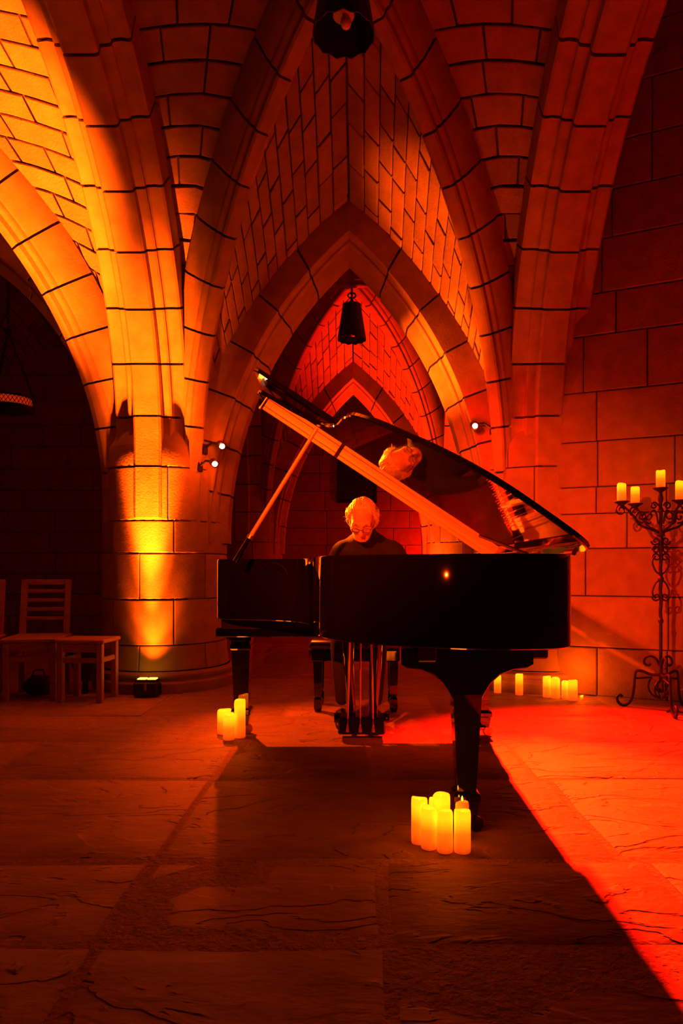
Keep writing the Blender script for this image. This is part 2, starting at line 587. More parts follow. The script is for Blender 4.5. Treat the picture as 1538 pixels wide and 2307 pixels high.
# ------------------------------------------------------------------ floor
def build_floor():
    fl = structure('floor')
    vs = [(-7.4, 0.3, -0.003), (5, 0.3, -0.003), (5, 12.2, -0.003), (-7.4, 12.2, -0.003),
          (-7.4, 0.3, -0.09), (5, 0.3, -0.09), (5, 12.2, -0.09), (-7.4, 12.2, -0.09)]
    obj('pointing', vs, [(0, 1, 2, 3), (7, 6, 5, 4), (0, 4, 5, 1), (1, 5, 6, 2), (2, 6, 7, 3), (3, 7, 4, 0)], POINTING, fl)
    rows = [0.55, 1.14, 1.72, 2.22, 3.08, 3.72, 4.40, 5.1, 5.9, 6.8, 7.7, 8.7, 9.8, 10.9, 12.0]
    fixed = {2: [-0.66, 0.08, 0.93], 1: [-0.66, 0.07, 0.95], 3: [-0.66, 0.86], 4: [-0.66, 0.05, 0.80], 5: [-1.0, 0.2, 0.95]}
    for k in range(len(rows) - 1):
        y0, y1 = rows[k], rows[k + 1]
        reach = min(7.2, 0.62 * y1 + 1.3)
        xs = list(fixed.get(k, [random.uniform(-.5, .3)]))
        while xs[0] > -reach:
            xs.insert(0, xs[0] - random.uniform(0.8, 1.25))
        while xs[-1] < min(4.6, reach):
            xs.append(xs[-1] + random.uniform(0.8, 1.25))
        for a, b in zip(xs, xs[1:]):
            g = 0.013
            bow = [random.uniform(-.012, .012) for _ in range(4)]
            sk = random.uniform(-.008, .008)
            hz = random.uniform(-.003, .004)

            def surf(u, v, a=a, b=b, y0=y0, y1=y1, bow=bow, sk=sk, hz=hz):
                fu, fv = (u - a) / (b - a), (v - y0) / (y1 - y0)
                x = u + (bow[0] * (1 - fu) + bow[1] * fu) * sin(pi * fv) + sk * (fv - .5) * (fu - .5)
                y = v + (bow[2] * (1 - fv) + bow[3] * fv) * sin(pi * fu)
                z = hz + 0.004 * mnoise.noise(Vector((u * 2.2, v * 2.2, 3.1)))
                return Vector((x, y, z)), Vector((0, 0, 1))
            P, Fs = pillow(surf, a + g, b - g, y0 + g, y1 - g, .012, .012, 4, 4, t=0.05, bev=0.005, jit=.003)
            autosmooth(obj('flagstone', P, Fs, SLATE, fl), 50)


build_floor()


# ------------------------------------------------------------------ columns
def build_column(cx, cy, label, ztop=2.36, rows=None):
    th = thing('stone_column', label, 'column', (cx, cy, 0))
    th['kind'] = 'structure'
    # moulded base: plinth ring, hollow, small torus
    prof = [(0.0, 0.0), (0.57, 0.0), (0.575, 0.012), (0.575, 0.075), (0.565, 0.088), (0.548, 0.095), (0.545, 0.105), (0.555, 0.112),
            (0.56, 0.125), (0.557, 0.142), (0.545, 0.152), (0.53, 0.156), (0.525, 0.163)]
    b = MB().lathe(prof, 56, cap=False).build('moulded_base', STONE, th)
    autosmooth(b, 35)
    core = MB().lathe([(0.0, 0.1), (0.49, 0.1), (0.482, 1.80), (0.39, 2.06), (0.13, ztop - .02), (0.0, ztop - .02)], 40, cap=False)
    core.build('mortar', MORTAR, th, True)
    zs = [0.165, 0.362, 0.713, 1.068, 1.318, 1.73, 2.08, ztop]
    front = math.atan2(-cy, -cx)
    for k in range(len(zs) - 1):
        n = 6 if k != 5 else 8
        a0 = front + (0.12 if k % 2 else 0.12 + pi / n) + (k * 0.37 if k > 3 else 0)
        for i in range(n):
            a, bb = a0 + 2 * pi * i / n, a0 + 2 * pi * (i + 1) / n
            g = 0.0035 / RC

            def surf(u, v, z0=zs[k]):
                r = RC
                if z0 < 0.2:
                    f = max(0, (0.362 - v) / 0.2)
                    r = RC + 0.022 * f * f
                elif v > 1.85:
                    r = RC - 0.95 * (v - 1.85) ** 1.5
                return Vector((r * cos(u), r * sin(u), v)), Vector((cos(u), sin(u), 0))
            P, Fs = pillow(surf, a + g, bb - g, zs[k] + 0.004, zs[k + 1] - 0.004, .012, .007, 7, 1 if 0 < k < 5 else 4,
                           t=0.04, bev=0.004, lift=random.uniform(-.0015, .0015))
            autosmooth(obj('drum_stone', P, Fs, STONE, th), 14)
    return th


build_column(XL, Y1, 'round stone column lit by a bright floor uplight, beside the wooden chairs')
build_column(XR, Y1, 'round stone column behind the open piano lid, against the right wall')
build_column(XL, Y2, 'dim distant stone column seen past the piano prop stick')
build_column(XR, Y2, 'distant stone column washed by amber and red uplight behind the pianist')


# ------------------------------------------------------------------ arches and ribs
def arch(label, halves, prof=ARCHP, name='pointed_arch', cat='arch', length=0.37):
    c = halves[0].c
    th = thing(name, label, cat, (c.x, c.y, 0))
    th['kind'] = 'structure'
    for h in halves:
        build_half(h, prof, th, (c.x, c.y, 0), length, start=0.5 if h.c.y == Y0 else 0.0)
    return th


arch('pointed stone arch framing the pianist, between the two near columns', [tr(XL, Y1, AX), tr(XR, Y1, AX)], CROSSP)
arch('smaller far pointed arch seen through the near arch', [tr(XL, Y2, AX), tr(XR, Y2, AX)], CROSSP)
arch('pointed arch springing away from the lit column over the wooden chairs', [tr(XL, Y1, AXL), tr(XLL, Y1, AXL)], CROSSP)
arch('broad flat arch rising from the lit column towards the viewer', [lo(XL, Y1, YM), lo(XL, Y0, YM)])
arch('broad dark arch rising from the right column towards the viewer', [lo(XR, Y1, YM), lo(XR, Y0, YM)])
arch('dark arch between the lit column and the dim distant column', [lo(XL, Y1, YF), lo(XL, Y2, YF)])
arch('reddish arch between the two columns on the right of the far bay', [lo(XR, Y1, YF), lo(XR, Y2, YF)])


def rib(label, a):
    return arch(label, [a], RIBP, 'vault_rib', 'rib', 0.36)


rib('diagonal rib from the lit column up to the near hanging lamp', di(XL, Y1, AX, YM))
rib('diagonal rib from the right column up to the near hanging lamp', di(XR, Y1, AX, YM))
rib('dark rib edging the bright yellow vault over the wooden chairs', di(XL, Y1, AXL, YM))
rib('far bay rib rising from the dim distant column', di(XL, Y2, AX, YF))
rib('far bay rib glowing red over the uplit distant column', di(XR, Y2, AX, YF))
rib('far bay rib springing from behind the lit near column', di(XL, Y1, AX, YF))
rib('far bay rib springing from behind the right near column', di(XR, Y1, AX, YF))
rib('dark aisle rib beyond the chairs, behind the lit column', di(XL, Y1, AXL, YF))


# ------------------------------------------------------------------ vault cells
def half_cell(parent, arc, dia, focus, side, rho, de, stones=True, course=0.185, block=0.36, s_from=0.0, pair=0.06):
    """web between an arch and a diagonal rib: courses of stones ruled between the two curves"""
    focus = Vector(focus)

    def S(s, t):
        A = arc.at(s * arc.L, rho, side * de)
        D = dia.at((s - pair * sin(pi * s)) * dia.L, 0.22, 0.0)
        p = A.lerp(D, t)
        p.z += 0.10 * sin(pi * t) * min(1, s * 1.3) * 0.6
        return p

    def raw(s, t):
        e = 0.03
        s1, s0 = min(1, s + e), max(0, s - e)
        du = S(s1, t) - S(s0, t)
        dv = S(s, 1) - S(s, 0)
        n = du.cross(dv)
        return n.normalized() if n.length > 1e-12 else Vector((0, 0, -1))
    sgn = 1 if raw(.8, .5).dot(focus - S(.8, .5)) > 0 else -1

    def SN(s, t):
        return S(s, t), raw(s, t) * sgn

    ns, ntt = 26, 6
    vs, fs = [], []
    for lay in (0.0, 0.10):
        for i in range(ns + 1):
            for j in range(ntt + 1):
                p, n = SN(s_from + (1 - s_from) * i / ns, j / ntt)
                vs.append(p - n * (0.022 + lay))
    m = (ns + 1) * (ntt + 1)
    for i in range(ns):
        for j in range(ntt):
            q = (i * (ntt + 1) + j, (i + 1) * (ntt + 1) + j, (i + 1) * (ntt + 1) + j + 1, i * (ntt + 1) + j + 1)
            fs.append(q)
            fs.append(tuple(x + m for x in q[::-1]))
    cell = obj('vault_cell', vs, fs, MORTAR if stones else WEBSTONE, parent, True)
    if not stones:
        return
    n = round(max(arc.L, dia.L) / course)
    for k in range(math.ceil(s_from * n), n):
        s0, s1 = k / n, (k + 1) / n
        sm = (s0 + s1) / 2
        wid = (S(sm, 0) - S(sm, 1)).length
        if wid < 0.04:
            continue
        bl = block * random.uniform(.9, 1.15)
        cnt = max(1, round(wid / bl))
        ph = 0.5 if k % 2 else 0.0
        cuts = sorted({0.0, 1.0} | {round((i + ph + random.uniform(-.16, .16)) / cnt, 4) for i in range(0, cnt + 1) if .03 < (i + ph) / cnt < .97})
        hgt = ((S(s1, .5) - S(s0, .5)).length)
        gs = 0.007 / max(.05, hgt) * (s1 - s0)
        bs = 0.006 / max(.05, hgt) * (s1 - s0)
        for a, b in zip(cuts, cuts[1:]):
            if (b - a) * wid < 0.03:
                continue
            c = S(sm, (a + b) / 2)
            if any((Vector((c.x - qx, c.y - qy)).length < RC - .03 and c.z < 2.2) for qx in (XL, XR) for qy in (Y1, Y2)):
                continue
            gt, bt = 0.007 / wid, 0.006 / wid
            P, Fs = pillow(SN, s0 + gs, s1 - gs, a + gt, b - gt, bs, bt, 1, 2, t=0.035, bev=0.004,
                           lift=random.uniform(-.004, .005), jit=.006)
            obj('stone', P, Fs, WEBSTONE, cell)


def far_cells(par, xl, xr, xm, y, ym, sides=(1, 1), stones=True):
    """cell above the transverse arch in row y of the bay whose boss is at (xm, ym)"""
    f = (xm, ym, 1.5)
    s = -1 if ym < y else 1
    if sides[0]:
        a = tr(xl, y, xm)
        half_cell(par, a, di(xl, y, xm, ym), f, 1 if a.lat.y * s > 0 else -1, 0.275, 0.22, stones, 0.14, 0.31)
    if sides[1]:
        a = tr(xr, y, xm)
        half_cell(par, a, di(xr, y, xm, ym), f, 1 if a.lat.y * s > 0 else -1, 0.275, 0.22, stones, 0.14, 0.31)


def side_half(par, x, y, xm, ym, stones=True, s_from=0.0):
    a = lo(x, y, ym)
    s = 1 if xm > x else -1
    half_cell(par, a, di(x, y, xm, ym), (xm, ym, 1.5), 1 if a.lat.x * s > 0 else -1, 0.345, 0.22, stones, 0.165, 0.34, s_from, pair=0.06 if abs(xm - x) < 1.8 else 0.0)


cg = structure('ceiling')
far_cells(cg, XL, XR, AX, Y1, YM)
side_half(cg, XL, Y1, AX, YM)
side_half(cg, XR, Y1, AX, YM)
for x in (XL, XR):
    side_half(cg, x, Y0, AX, YM, True, 0.5)
cg = structure('ceiling')
side_half(cg, XL, Y1, AXL, YM)
side_half(cg, XL, Y0, AXL, YM, True, 0.5)
far_cells(cg, XLL, XL, AXL, Y1, YM, (0, 1))
far_cells(cg, XLL, XL, AXL, Y1, YM, (1, 0), stones=False)
side_half(cg, XLL, Y1, AXL, YM, False)
cg = structure('ceiling')
far_cells(cg, XL, XR, AX, Y2, YF)
for x in (XL, XR):
    side_half(cg, x, Y2, AX, YF)
    side_half(cg, x, Y1, AX, YF)
far_cells(cg, XL, XR, AX, Y1, YF, stones=False)
cg = structure('ceiling')
side_half(cg, XL, Y1, AXL, YF)
side_half(cg, XL, Y2, AXL, YF)
far_cells(cg, XLL, XL, AXL, Y2, YF, (1, 1))
side_half(cg, XLL, Y1, AXL, YF, False)
side_half(cg, XLL, Y2, AXL, YF, False)
far_cells(cg, XLL, XL, AXL, Y1, YF, stones=False)


# ------------------------------------------------------------------ walls of coursed ashlar
def ashlar_wall(name, p0, p1, zs, stone_len, inward, skip=None, thick=0.12, holes=()):
    """wall from p0 to p1 (plan), face towards inward; every block its own stone"""
    p0, p1, inward = Vector((*p0, 0)), Vector((*p1, 0)), Vector((*inward, 0))
    u = (p1 - p0)
    Lw = u.length
    u.normalize()
    n = Vector((-u.y, u.x, 0))
    if n.dot(inward - p0) < 0:
        n = -n
    st = structure(name, p0)
    top, bot = zs[-1], zs[0]
    vs = []
    for q in (0.012, 0.012 + thick):
        for a, z in ((0, bot), (Lw, bot), (Lw, top), (0, top)):
            vs.append(u * a - n * q + Vector((0, 0, z)))
    obj('mortar', vs, [(0, 1, 2, 3), (7, 6, 5, 4), (0, 4, 5, 1), (1, 5, 6, 2), (2, 6, 7, 3), (3, 7, 4, 0)], MORTAR, st)

    def surf(a, z):
        return u * a + Vector((0, 0, z)), n
    for k in range(len(zs) - 1):
        a = -random.uniform(0.0, stone_len * .8) if k else -stone_len * .3
        while a < Lw - 0.02:
            b = a + stone_len * random.uniform(.7, 1.25)
            if Lw - b < stone_len * .35:
                b = Lw
            a0, b0 = max(0, a), min(Lw, b)
            if b0 - a0 > 0.05 and not (skip and skip(a0, b0, zs[k], zs[k + 1])):
                P, Fs = pillow(surf, a0 + .004, b0 - .004, zs[k] + .004, zs[k + 1] - .004, .007, .007, 1, 1, t=0.03, bev=0.005,
                               lift=random.uniform(-.003, .003), jit=.003)
                obj('stone', P, Fs, ASHLAR, st)
            a = b
    return st


WR0, WR1 = (1.505, 5.20), (3.6, 4.24)
ashlar_wall('wall_right', WR0, WR1, [0, .364, .746, 1.10, 1.36, 1.56, 1.90, 2.27, 2.69, 3.0, 3.4, 3.75, 4.1, 4.5, 4.9, 5.3], 0.62, (0, 2))
ashlar_wall('wall_right_return', WR0, (1.53, 5.75), [0, .364, .746, 1.10, 1.36, 1.56, 1.90, 2.27, 2.69], 0.5, (0, 5.4))
zc = [0, .36, .70, 1.04, 1.36, 1.66, 1.96, 2.30, 2.62, 2.94, 3.28, 3.6, 4.0, 4.4, 4.8]
ashlar_wall('wall_back', (-2.2, YW), (2.6, YW), zc, 0.72, (0, 5))
ashlar_wall('wall_back_aisle', (-7.3, 9.35), (-1.95, 9.35), [0.0, .3, .6, .88, 1.16, 1.44, 1.74, 2.02, 2.32, 2.62, 2.92, 3.24, 3.6, 4.0, 4.4, 4.8], 0.68, (-3, 5))
# plain side walls that close the bays
for nm, pts in (('wall_left', [(-7.3, 0.6), (-7.3, 9.4)]), ('wall_far_right', [(2.25, 5.6), (2.25, 12.0)]), ('wall_far_left', [(-2.2, 9.4), (-2.2, 12.0)])):
    (xa, ya), (xb, yb) = pts
    sgn = -1 if xa < 0 else 1
    obj(nm, [(xa, ya, 0), (xb, yb, 0), (xb, yb, 4.8), (xa, ya, 4.8), (xa + sgn * .1, ya, 0), (xb + sgn * .1, yb, 0), (xb + sgn * .1, yb, 4.8), (xa + sgn * .1, ya, 4.8)],
        [(0, 1, 2, 3), (7, 6, 5, 4), (0, 4, 5, 1), (1, 5, 6, 2), (2, 6, 7, 3), (3, 7, 4, 0)], ASHLAR)['kind'] = 'structure'

# iron grille in the end wall
g0, g1 = PX(763, 1131, YW), PX(846, 1040, YW)
gr = thing('wall_grille', 'dark square iron grille high in the back wall behind the pianist', 'grille', ((g0.x + g1.x) / 2, YW - .03, g0.z))
gw, gh = g1.x - g0.x, g1.z - g0.z
fr = MB()
for sx in (-1, 1):
    fr.box((sx * gw / 2, 0, gh / 2), (.04, .04, gh + .04), .005)
for z in (0, gh):
    fr.box((0, 0, z), (gw + .04, .04, .04), .005)
fr.build('frame', IRON, gr)
MB().box((0, .022, gh / 2), (gw, .012, gh)).build('backing', DARKSTONE, gr)
for i in range(1, 17):
    MB().tube([(-gw / 2 + gw * i / 17, 0, 0), (-gw / 2 + gw * i / 17, 0, gh)], .0055, 6).build('bar', IRON, gr)
for i in range(1, 18):
    MB().tube([(-gw / 2, .006, gh * i / 18), (gw / 2, .006, gh * i / 18)], .0055, 6).build('bar', IRON, gr)


# ------------------------------------------------------------------ grand piano
def catmull(pts, n=6, closed=False):
    out = []
    m = len(pts)
    rng = range(m if closed else m - 1)
    for i in rng:
        p0 = Vector(pts[(i - 1) % m] if closed or i > 0 else pts[0])
        p1, p2 = Vector(pts[i]), Vector(pts[(i + 1) % m])
        p3 = Vector(pts[(i + 2) % m] if closed or i + 2 < m else pts[-1])
        for k in range(n):
            t = k / n
            out.append(0.5 * ((2 * p1) + (p2 - p0) * t + (2 * p0 - 5 * p1 + 4 * p2 - p3) * t * t + (3 * p1 - p0 - 3 * p2 + p3) * t ** 3))
    if not closed:
        out.append(Vector(pts[-1]))
    return out


PZ0, PZ1 = 0.677, 1.0
PO = Vector((0.0, 3.4, 0.0))          # base point of the piano


def grand_piano():
    th = thing('grand_piano', 'black glossy grand piano with its lid propped open on a stick', 'piano', PO)

    def fin(mb, name, mat, parent=th, deg=None):
        mb.v = [v - PO for v in mb.v]
        o = mb.build(name, mat, parent)
        if deg:
            autosmooth(o, deg)
        return o
    # rim: one bent wall from the bass front, round the tail, back to the treble front
    ctrl = [(0.76, 4.15), (0.76, 3.8), (0.76, 3.4), (0.76, 2.9), (0.76, 2.52), (0.745, 2.40), (0.69, 2.315), (0.60, 2.285), (0.46, 2.275),
            (0.32, 2.305), (0.17, 2.375), (0.04, 2.46), (-0.07, 2.56), (-0.145, 2.69), (-0.185, 2.85), (-0.205, 3.02), (-0.22, 3.18),
            (-0.25, 3.34), (-0.32, 3.47), (-0.43, 3.555), (-0.57, 3.605), (-0.69, 3.64), (-0.76, 3.70), (-0.785, 3.80), (-0.785, 3.95), (-0.785, 4.15)]
    outer = catmull(ctrl, 5)
    inner = []
    for i, p in enumerate(outer):
        a, b = outer[max(0, i - 1)], outer[min(len(outer) - 1, i + 1)]
        t = (b - a).normalized()
        inner.append(p + Vector((t.y, -t.x)) * -0.048 if False else p - Vector((t.y, -t.x)) * -0.048)
    cen = Vector((0.2, 3.6))
    if (inner[10] - cen).length > (outer[10] - cen).length:
        inner = [p * 2 - q for p, q in zip(outer, inner)]
    loop = [(0, PZ0 + .004), (0, PZ1 - .006), (.004, PZ1), (.044, PZ1), (.048, PZ1 - .004), (.048, PZ0), (.004, PZ0)]
    vs, fs = [], []
    for p, q in zip(outer, inner):
        dirn = (q - p).normalized()
        for o_, z in loop:
            w = p + dirn * o_
            vs.append((w.x, w.y, z))
    m = len(loop)
    for i in range(len(outer) - 1):
        for k in range(m):
            j = (k + 1) % m
            fs.append((i * m + k, i * m + j, (i + 1) * m + j, (i + 1) * m + k))
    fs.append(tuple(range(m)))
    fs.append(tuple(range((len(outer) - 1) * m, len(outer) * m))[::-1])
    fin(MB().add(vs, fs), 'rim', LACQUER, th, 35)
    inset = [(p + (q - p) * 0.95) for p, q in zip(outer, inner)]
    half = [p for p in inset if p.y < 3.78]

    def deck(poly, z0, z1):
        return MB().prism([(p.x, p.y) for p in poly], z0, z1)
    fin(deck(half, 0.775, 0.785), 'soundboard', SPRUCE)
    fin(deck(half, 0.690, 0.700), 'underside_board', BLACK)
    # cast plate: ring following the rim, webs and struts
    pl = MB()
    ring = [(p + (q - p).normalized() * .046, p + (q - p).normalized() * .15) for p, q in zip(outer, inner) if p.y < 3.70]
    for (a, ai), (b, bi) in zip(ring, ring[1:]):
        pl.add([(a.x, a.y, .875), (b.x, b.y, .875), (bi.x, bi.y, .885), (ai.x, ai.y, .885),
                (a.x, a.y, .855), (b.x, b.y, .855), (bi.x, bi.y, .862), (ai.x, ai.y, .862)],
               [(0, 1, 2, 3), (7, 6, 5, 4), (0, 4, 5, 1), (1, 5, 6, 2), (2, 6, 7, 3), (3, 7, 4, 0)])
    pl.box((0.06, 3.74, .87), (1.22, .09, .03), .006)
    plate = fin(pl, 'cast_plate', GOLD)
    for x0, x1, y1 in ((0.52, 0.58, 2.40), (0.25, 0.33, 2.44), (0.02, 0.08, 2.66), (-0.20, -0.10, 3.1)):
        MB().tube([Vector((x0, 3.70, .895)) - PO, Vector((x1, y1, .895)) - PO], .016, 8).build('strut', GOLD, plate)
    st = MB()
    for i in range(46):
        f = i / 45
        xa = 0.66 - 1.32 * f
        xb = xa * .94 + .02
        ya = 2.42
        for q0, q1 in zip(outer, outer[1:]):                # stop short of the bent side
            if q0.y < 3.7 and q1.y < 3.7 and (q0.x - xb) * (q1.x - xb) <= 0:
                ya = max(ya, max(q0.y, q1.y) + .11)
        if ya < 3.66:
            st.tube([(xa, 3.70, .893), (xb, ya, .888)], .0018, 4, False)
    o = fin(st, 'strings', STRINGM); o['kind'] = 'stuff'
    pins = MB()
    for i in range(90):
        f = i / 89
        pins.lathe([(.0035, .885), (.0035, .912)], 6, (0.64 - 1.27 * f, 3.705 + .028 * (i % 3), 0))
    o = fin(pins, 'tuning_pins', STRINGM); o['kind'] = 'stuff'
    # action end: keybed, key blocks, fallboard, keys
    fin(MB().box((-.012, 3.94, .600), (1.54, .42, .052), .006), 'keybed', LACQUER)
    fin(MB().box((-.012, 4.135, .645), (1.34, .03, .07), .006), 'key_slip', LACQUER)
    for x in (-.70, .675):
        fin(MB().box((x, 4.0, .70), (.10, .27, .14), .008), 'key_block', LACQUER)
    fin(MB().box((-.012, 3.80, .80), (1.44, .03, .20), .008), 'fallboard', LACQUER)
    for i in range(52):
        x = -.625 + 1.225 * i / 51
        fin(MB().box((x, 4.0, .715), (.0225, .235, .020), .003), 'white_key', IVORY)
    for i in range(51):
        if i % 7 in (0, 1, 3, 4, 5):
            x = -.613 + 1.225 * i / 51
            fin(MB().box((x, 3.925, .731), (.011, .14, .022), .003), 'black_key', BLACK)
    md = MB().box((-.012, 3.68, .955), (.70, .24, .012), .005)
    fin(md, 'music_desk', LACQUER)
    # underframe beams
    fin(MB().box((.44, 2.52, .648), (.50, .07, .055), .006), 'beam', BLACK)
    fin(MB().box((.24, 3.05, .648), (.07, 1.3, .055), .006), 'beam', BLACK)
    fin(MB().box((.55, 3.20, .648), (.06, 1.1, .055), .006), 'beam', BLACK)
    fin(MB().box((-.012, 3.76, .645), (1.48, .06, .065), .006), 'beam', BLACK)

    # legs
    def leg(cx, cy, top, w0, w1, kind):
        L = MB()

        def sq(h, z):
            return [(cx - h, cy - h, z), (cx + h, cy - h, z), (cx + h, cy + h, z), (cx - h, cy + h, z)]
        prof = [(w0 * .86, top), (w0 * .86, top - .012), (w0 * 1.06, top - .016), (w0 * 1.06, top - .034), (w0 * .93, top - .040), (w0 * .93, top - .060),
                (w0 * 1.02, top - .064), (w0 * 1.02, top - .084), (w0 * .90, top - .092), (w1, .150), (w1 * 1.32, .142), (w1 * 1.38, .134),
                (w1 * 1.38, .115), (w1 * 1.25, .110), (w1 * 1.02, .052)]
        if kind == 'tail':
            prof = [(w0, top), (w1, .150), (w1 * 1.32, .142), (w1 * 1.38, .134), (w1 * 1.38, .115), (w1 * 1.25, .110), (w1 * 1.05, .052)]
        k = len(prof)
        vs = []
        for h, z in prof:
            vs += sq(h, z)
        fs = [(i * 4 + a, i * 4 + (a + 1) % 4, (i + 1) * 4 + (a + 1) % 4, (i + 1) * 4 + a) for i in range(k - 1) for a in range(4)]
        fs += [(3, 2, 1, 0), tuple(range((k - 1) * 4, k * 4))]
        L.add(vs, fs)
        lo_ = fin(L, 'leg', LACQUER)
        cas = MB()
        cas.lathe([(.010, .030), (.012, .056)], 10, (cx, cy, 0))
        wheel = MB().lathe([(.012, -.013), (.026, -.012), (.028, 0), (.026, .012), (.012, .013)], 18)
        wheel.xf(Matrix.Translation((cx + .035, cy - .012, .0275)) @ Matrix.Rotation(pi / 2, 4, 'X') @ Matrix.Rotation(.4, 4, 'Y'))
        cas.add(wheel.v, wheel.f)
        cas.box((cx + .018, cy - .006, .046), (.05, .034, .016), .004)
        cas.v = [v - PO for v in cas.v]
        cas.build('caster', BRASS if kind != 'tail' else BLACK, lo_)
        return lo_
    leg(-.675, 3.95, .576, .058, .040, 'front')
    leg(.695, 3.90, .575, .058, .040, 'front')
    tl = leg(.388, 2.485, .50, .051, .034, 'tail')
    wing = [(-.236, .668), (-.236, .606), (-.215, .594), (-.165, .588), (-.118, .570), (-.085, .540), (-.063, .505), (-.052, .485)]
    outl = [(x, z) for x, z in wing] + [(-x, z) for x, z in wing[::-1]]
    br = MB().prism([(x, z) for x, z in outl], -.048, .048, .004)
    br.xf(Matrix.Translation((.388, 2.485, 0)) @ Matrix.Rotation(pi / 2, 4, 'X'))
    fin(br, 'leg_bracket', LACQUER, tl)

    # pedal lyre
    lx, ly = .016, 3.84
    ly_ = MB()
    ly_.box((lx, ly, .565), (.30, .12, .03), .006)
    for x0, x1 in ((-.075, -.055), (.085, .062)):
        ly_.tube([(lx + x0, ly, .56), (lx + x0 * .98, ly, .40), (lx + x1, ly, .12)], [.036, .030, .026], 12, True)
    lyre = fin(ly_, 'pedal_lyre', LACQUER, th, 40)
    fin(MB().box((lx, ly, .078), (.262, .13, .095), .008), 'pedal_box', LACQUER, lyre)
    for sx in (-1, 1):
        fin(MB().lathe([(0, -.02), (.028, -.018), (.030, 0), (.028, .018), (0, .02)], 14, (0, 0, 0), False).xf(
            Matrix.Translation((lx + sx * .135, ly - .02, .115)) @ Matrix.Rotation(pi / 2, 4, 'Y')), 'roundel', LACQUER, lyre, 40)
    for x0, x1 in ((-.068, -.078), (-.006, -.008), (.054, .064)):
        fin(MB().tube([(lx + x0, ly - .045, .565), (lx + x1, ly - .062, .06)], .0055, 8), 'pedal_rod', BRASS, lyre)
        fin(MB().lathe([(.010, .045), (.010, .066), (.007, .068), (.007, .085)], 10, (lx + x1, ly - .062, 0)), 'rod_nut', BRASS, lyre)
    for x in (-.075, 0, .075):
        fin(MB().box((lx + x, ly + .13, .055), (.026, .15, .012), .004), 'pedal', BRASS, lyre)

    # lid, opened on the bass hinge
    TH = math.radians(33.5)

    def LP(X, d, nrm):
        u = 0.775 - X
        return Vector((0.775 - u * cos(TH) + nrm * sin(TH), d, 1.012 + u * sin(TH) + nrm * cos(TH)))

    def slab(poly, n0, n1, bev=.005):
        mb = MB().prism([(p[0], p[1]) for p in poly], n0, n1, bev)
        mb.v = [LP(v.x, v.y, v.z) for v in mb.v]
        return mb
    edge = [(0.785, 2.36), (0.765, 2.30), (0.70, 2.262), (0.58, 2.24), (0.42, 2.228), (0.276, 2.262), (0.138, 2.338), (0.03, 2.425), (-0.08, 2.515), (-0.185, 2.65),
            (-0.24, 2.84), (-0.275, 3.04), (-0.325, 3.22), (-0.42, 3.38), (-0.56, 3.49), (-0.70, 3.54), (-0.785, 3.59), (-0.81, 3.66)]
    le = catmull(edge, 4)
    poly = [Vector((0.785, 3.75))] + le[:] + [Vector((-0.81, 3.75))]
    poly = poly[::-1]                                              # ccw seen from above
    area = sum(poly[i - 1].x * poly[i].y - poly[i].x * poly[i - 1].y for i in range(len(poly)))
    if area < 0:
        poly = poly[::-1]
    lid = fin(slab(poly, 0.0, .022), 'lid', LACQUER, th, 30)
    fl = [Vector((0.785, 3.33)), Vector((0.785, 3.745)), Vector((-0.81, 3.745)), Vector((-0.81, 3.36)), Vector((-0.78, 3.33))]
    fin(slab(fl, .046, .068), 'lid_flap', LACQUER, lid, 30)
    # long two-leaf hinge strip along the front edge of the main lid
    for na, nb in ((-.020, .001), (-.042, -.0225)):
        hs = MB().box((-.01, 3.742, (na + nb) / 2), (1.50, .014, nb - na), .0012)
        hs.v = [LP(v.x, v.y, v.z) for v in hs.v]
        fin(hs, 'hinge_strip', HINGE, lid)
    kn = MB().lathe([(.004, -.05), (.009, -.048), (.009, -.036), (.005, -.034), (.005, 0)], 10, (-.775, 3.742, 0))
    kn.v = [LP(v.x, v.y, v.z) for v in kn.v]
    fin(kn, 'lid_knob', BRASS, lid)
    for d in (2.5, 3.0, 3.55):
        fin(MB().tube([(.772, d - .05, 1.006), (.772, d + .05, 1.006)], .009, 8), 'lid_hinge', BRASS, lid)
    # lid stop arm near the tail hinge
    fin(MB().tube([(.60, 2.42, 1.0), (.52, 2.45, 1.035), (.44, 2.50, 1.07)], .006, 6), 'half_stick', BRASS)
    a, b = Vector((-.63, 3.48, .985)), LP(-.405, 3.45, -.004)
    fin(MB().tube([a, a.lerp(b, .19)], [.014, .013], 10), 'prop_socket', LACQUER, th, 40)
    fin(MB().tube([a.lerp(b, .18), b], [.0115, .010], 10), 'prop_stick', HINGE, th, 40)
    fin(MB().tube([a.lerp(b, .175), a.lerp(b, .20)], .0165, 12), 'prop_collar', BRASS)
    return th


grand_piano()

# ------------------------------------------------------------------ piano bench
bx, by = -.02, 4.66
bench = thing('piano_bench', 'black padded piano bench under the seated pianist', 'bench', (bx, by, 0))
pad = MB().box((0, 0, .445), (.62, .36, .065), .022)
autosmooth(pad.build('cushion', LEATHER, bench), 60)
MB().box((0, 0, .375), (.58, .33, .075), .006).build('apron', LACQUER, bench)
for sx in (-1, 1):
    for sy in (-1, 1):
        w = MB()
        pr = [(.030, .34), (.024, .12), (.019, .10), (.026, .085), (.026, .03), (.018, 0.0)]
        vs = []
        for h, z in pr:
            for qx, qy in ((-1, -1), (1, -1), (1, 1), (-1, 1)):
                vs.append((sx * .25 + qx * h, sy * .13 + qy * h, z))
        fs = [(i * 4 + k, i * 4 + (k + 1) % 4, i * 4 + 4 + (k + 1) % 4, i * 4 + 4 + k) for i in range(len(pr) - 1) for k in range(4)]
        fs += [(3, 2, 1, 0), tuple(range(len(vs) - 4, len(vs)))]
        w.add(vs, fs).build('leg', LACQUER, bench)
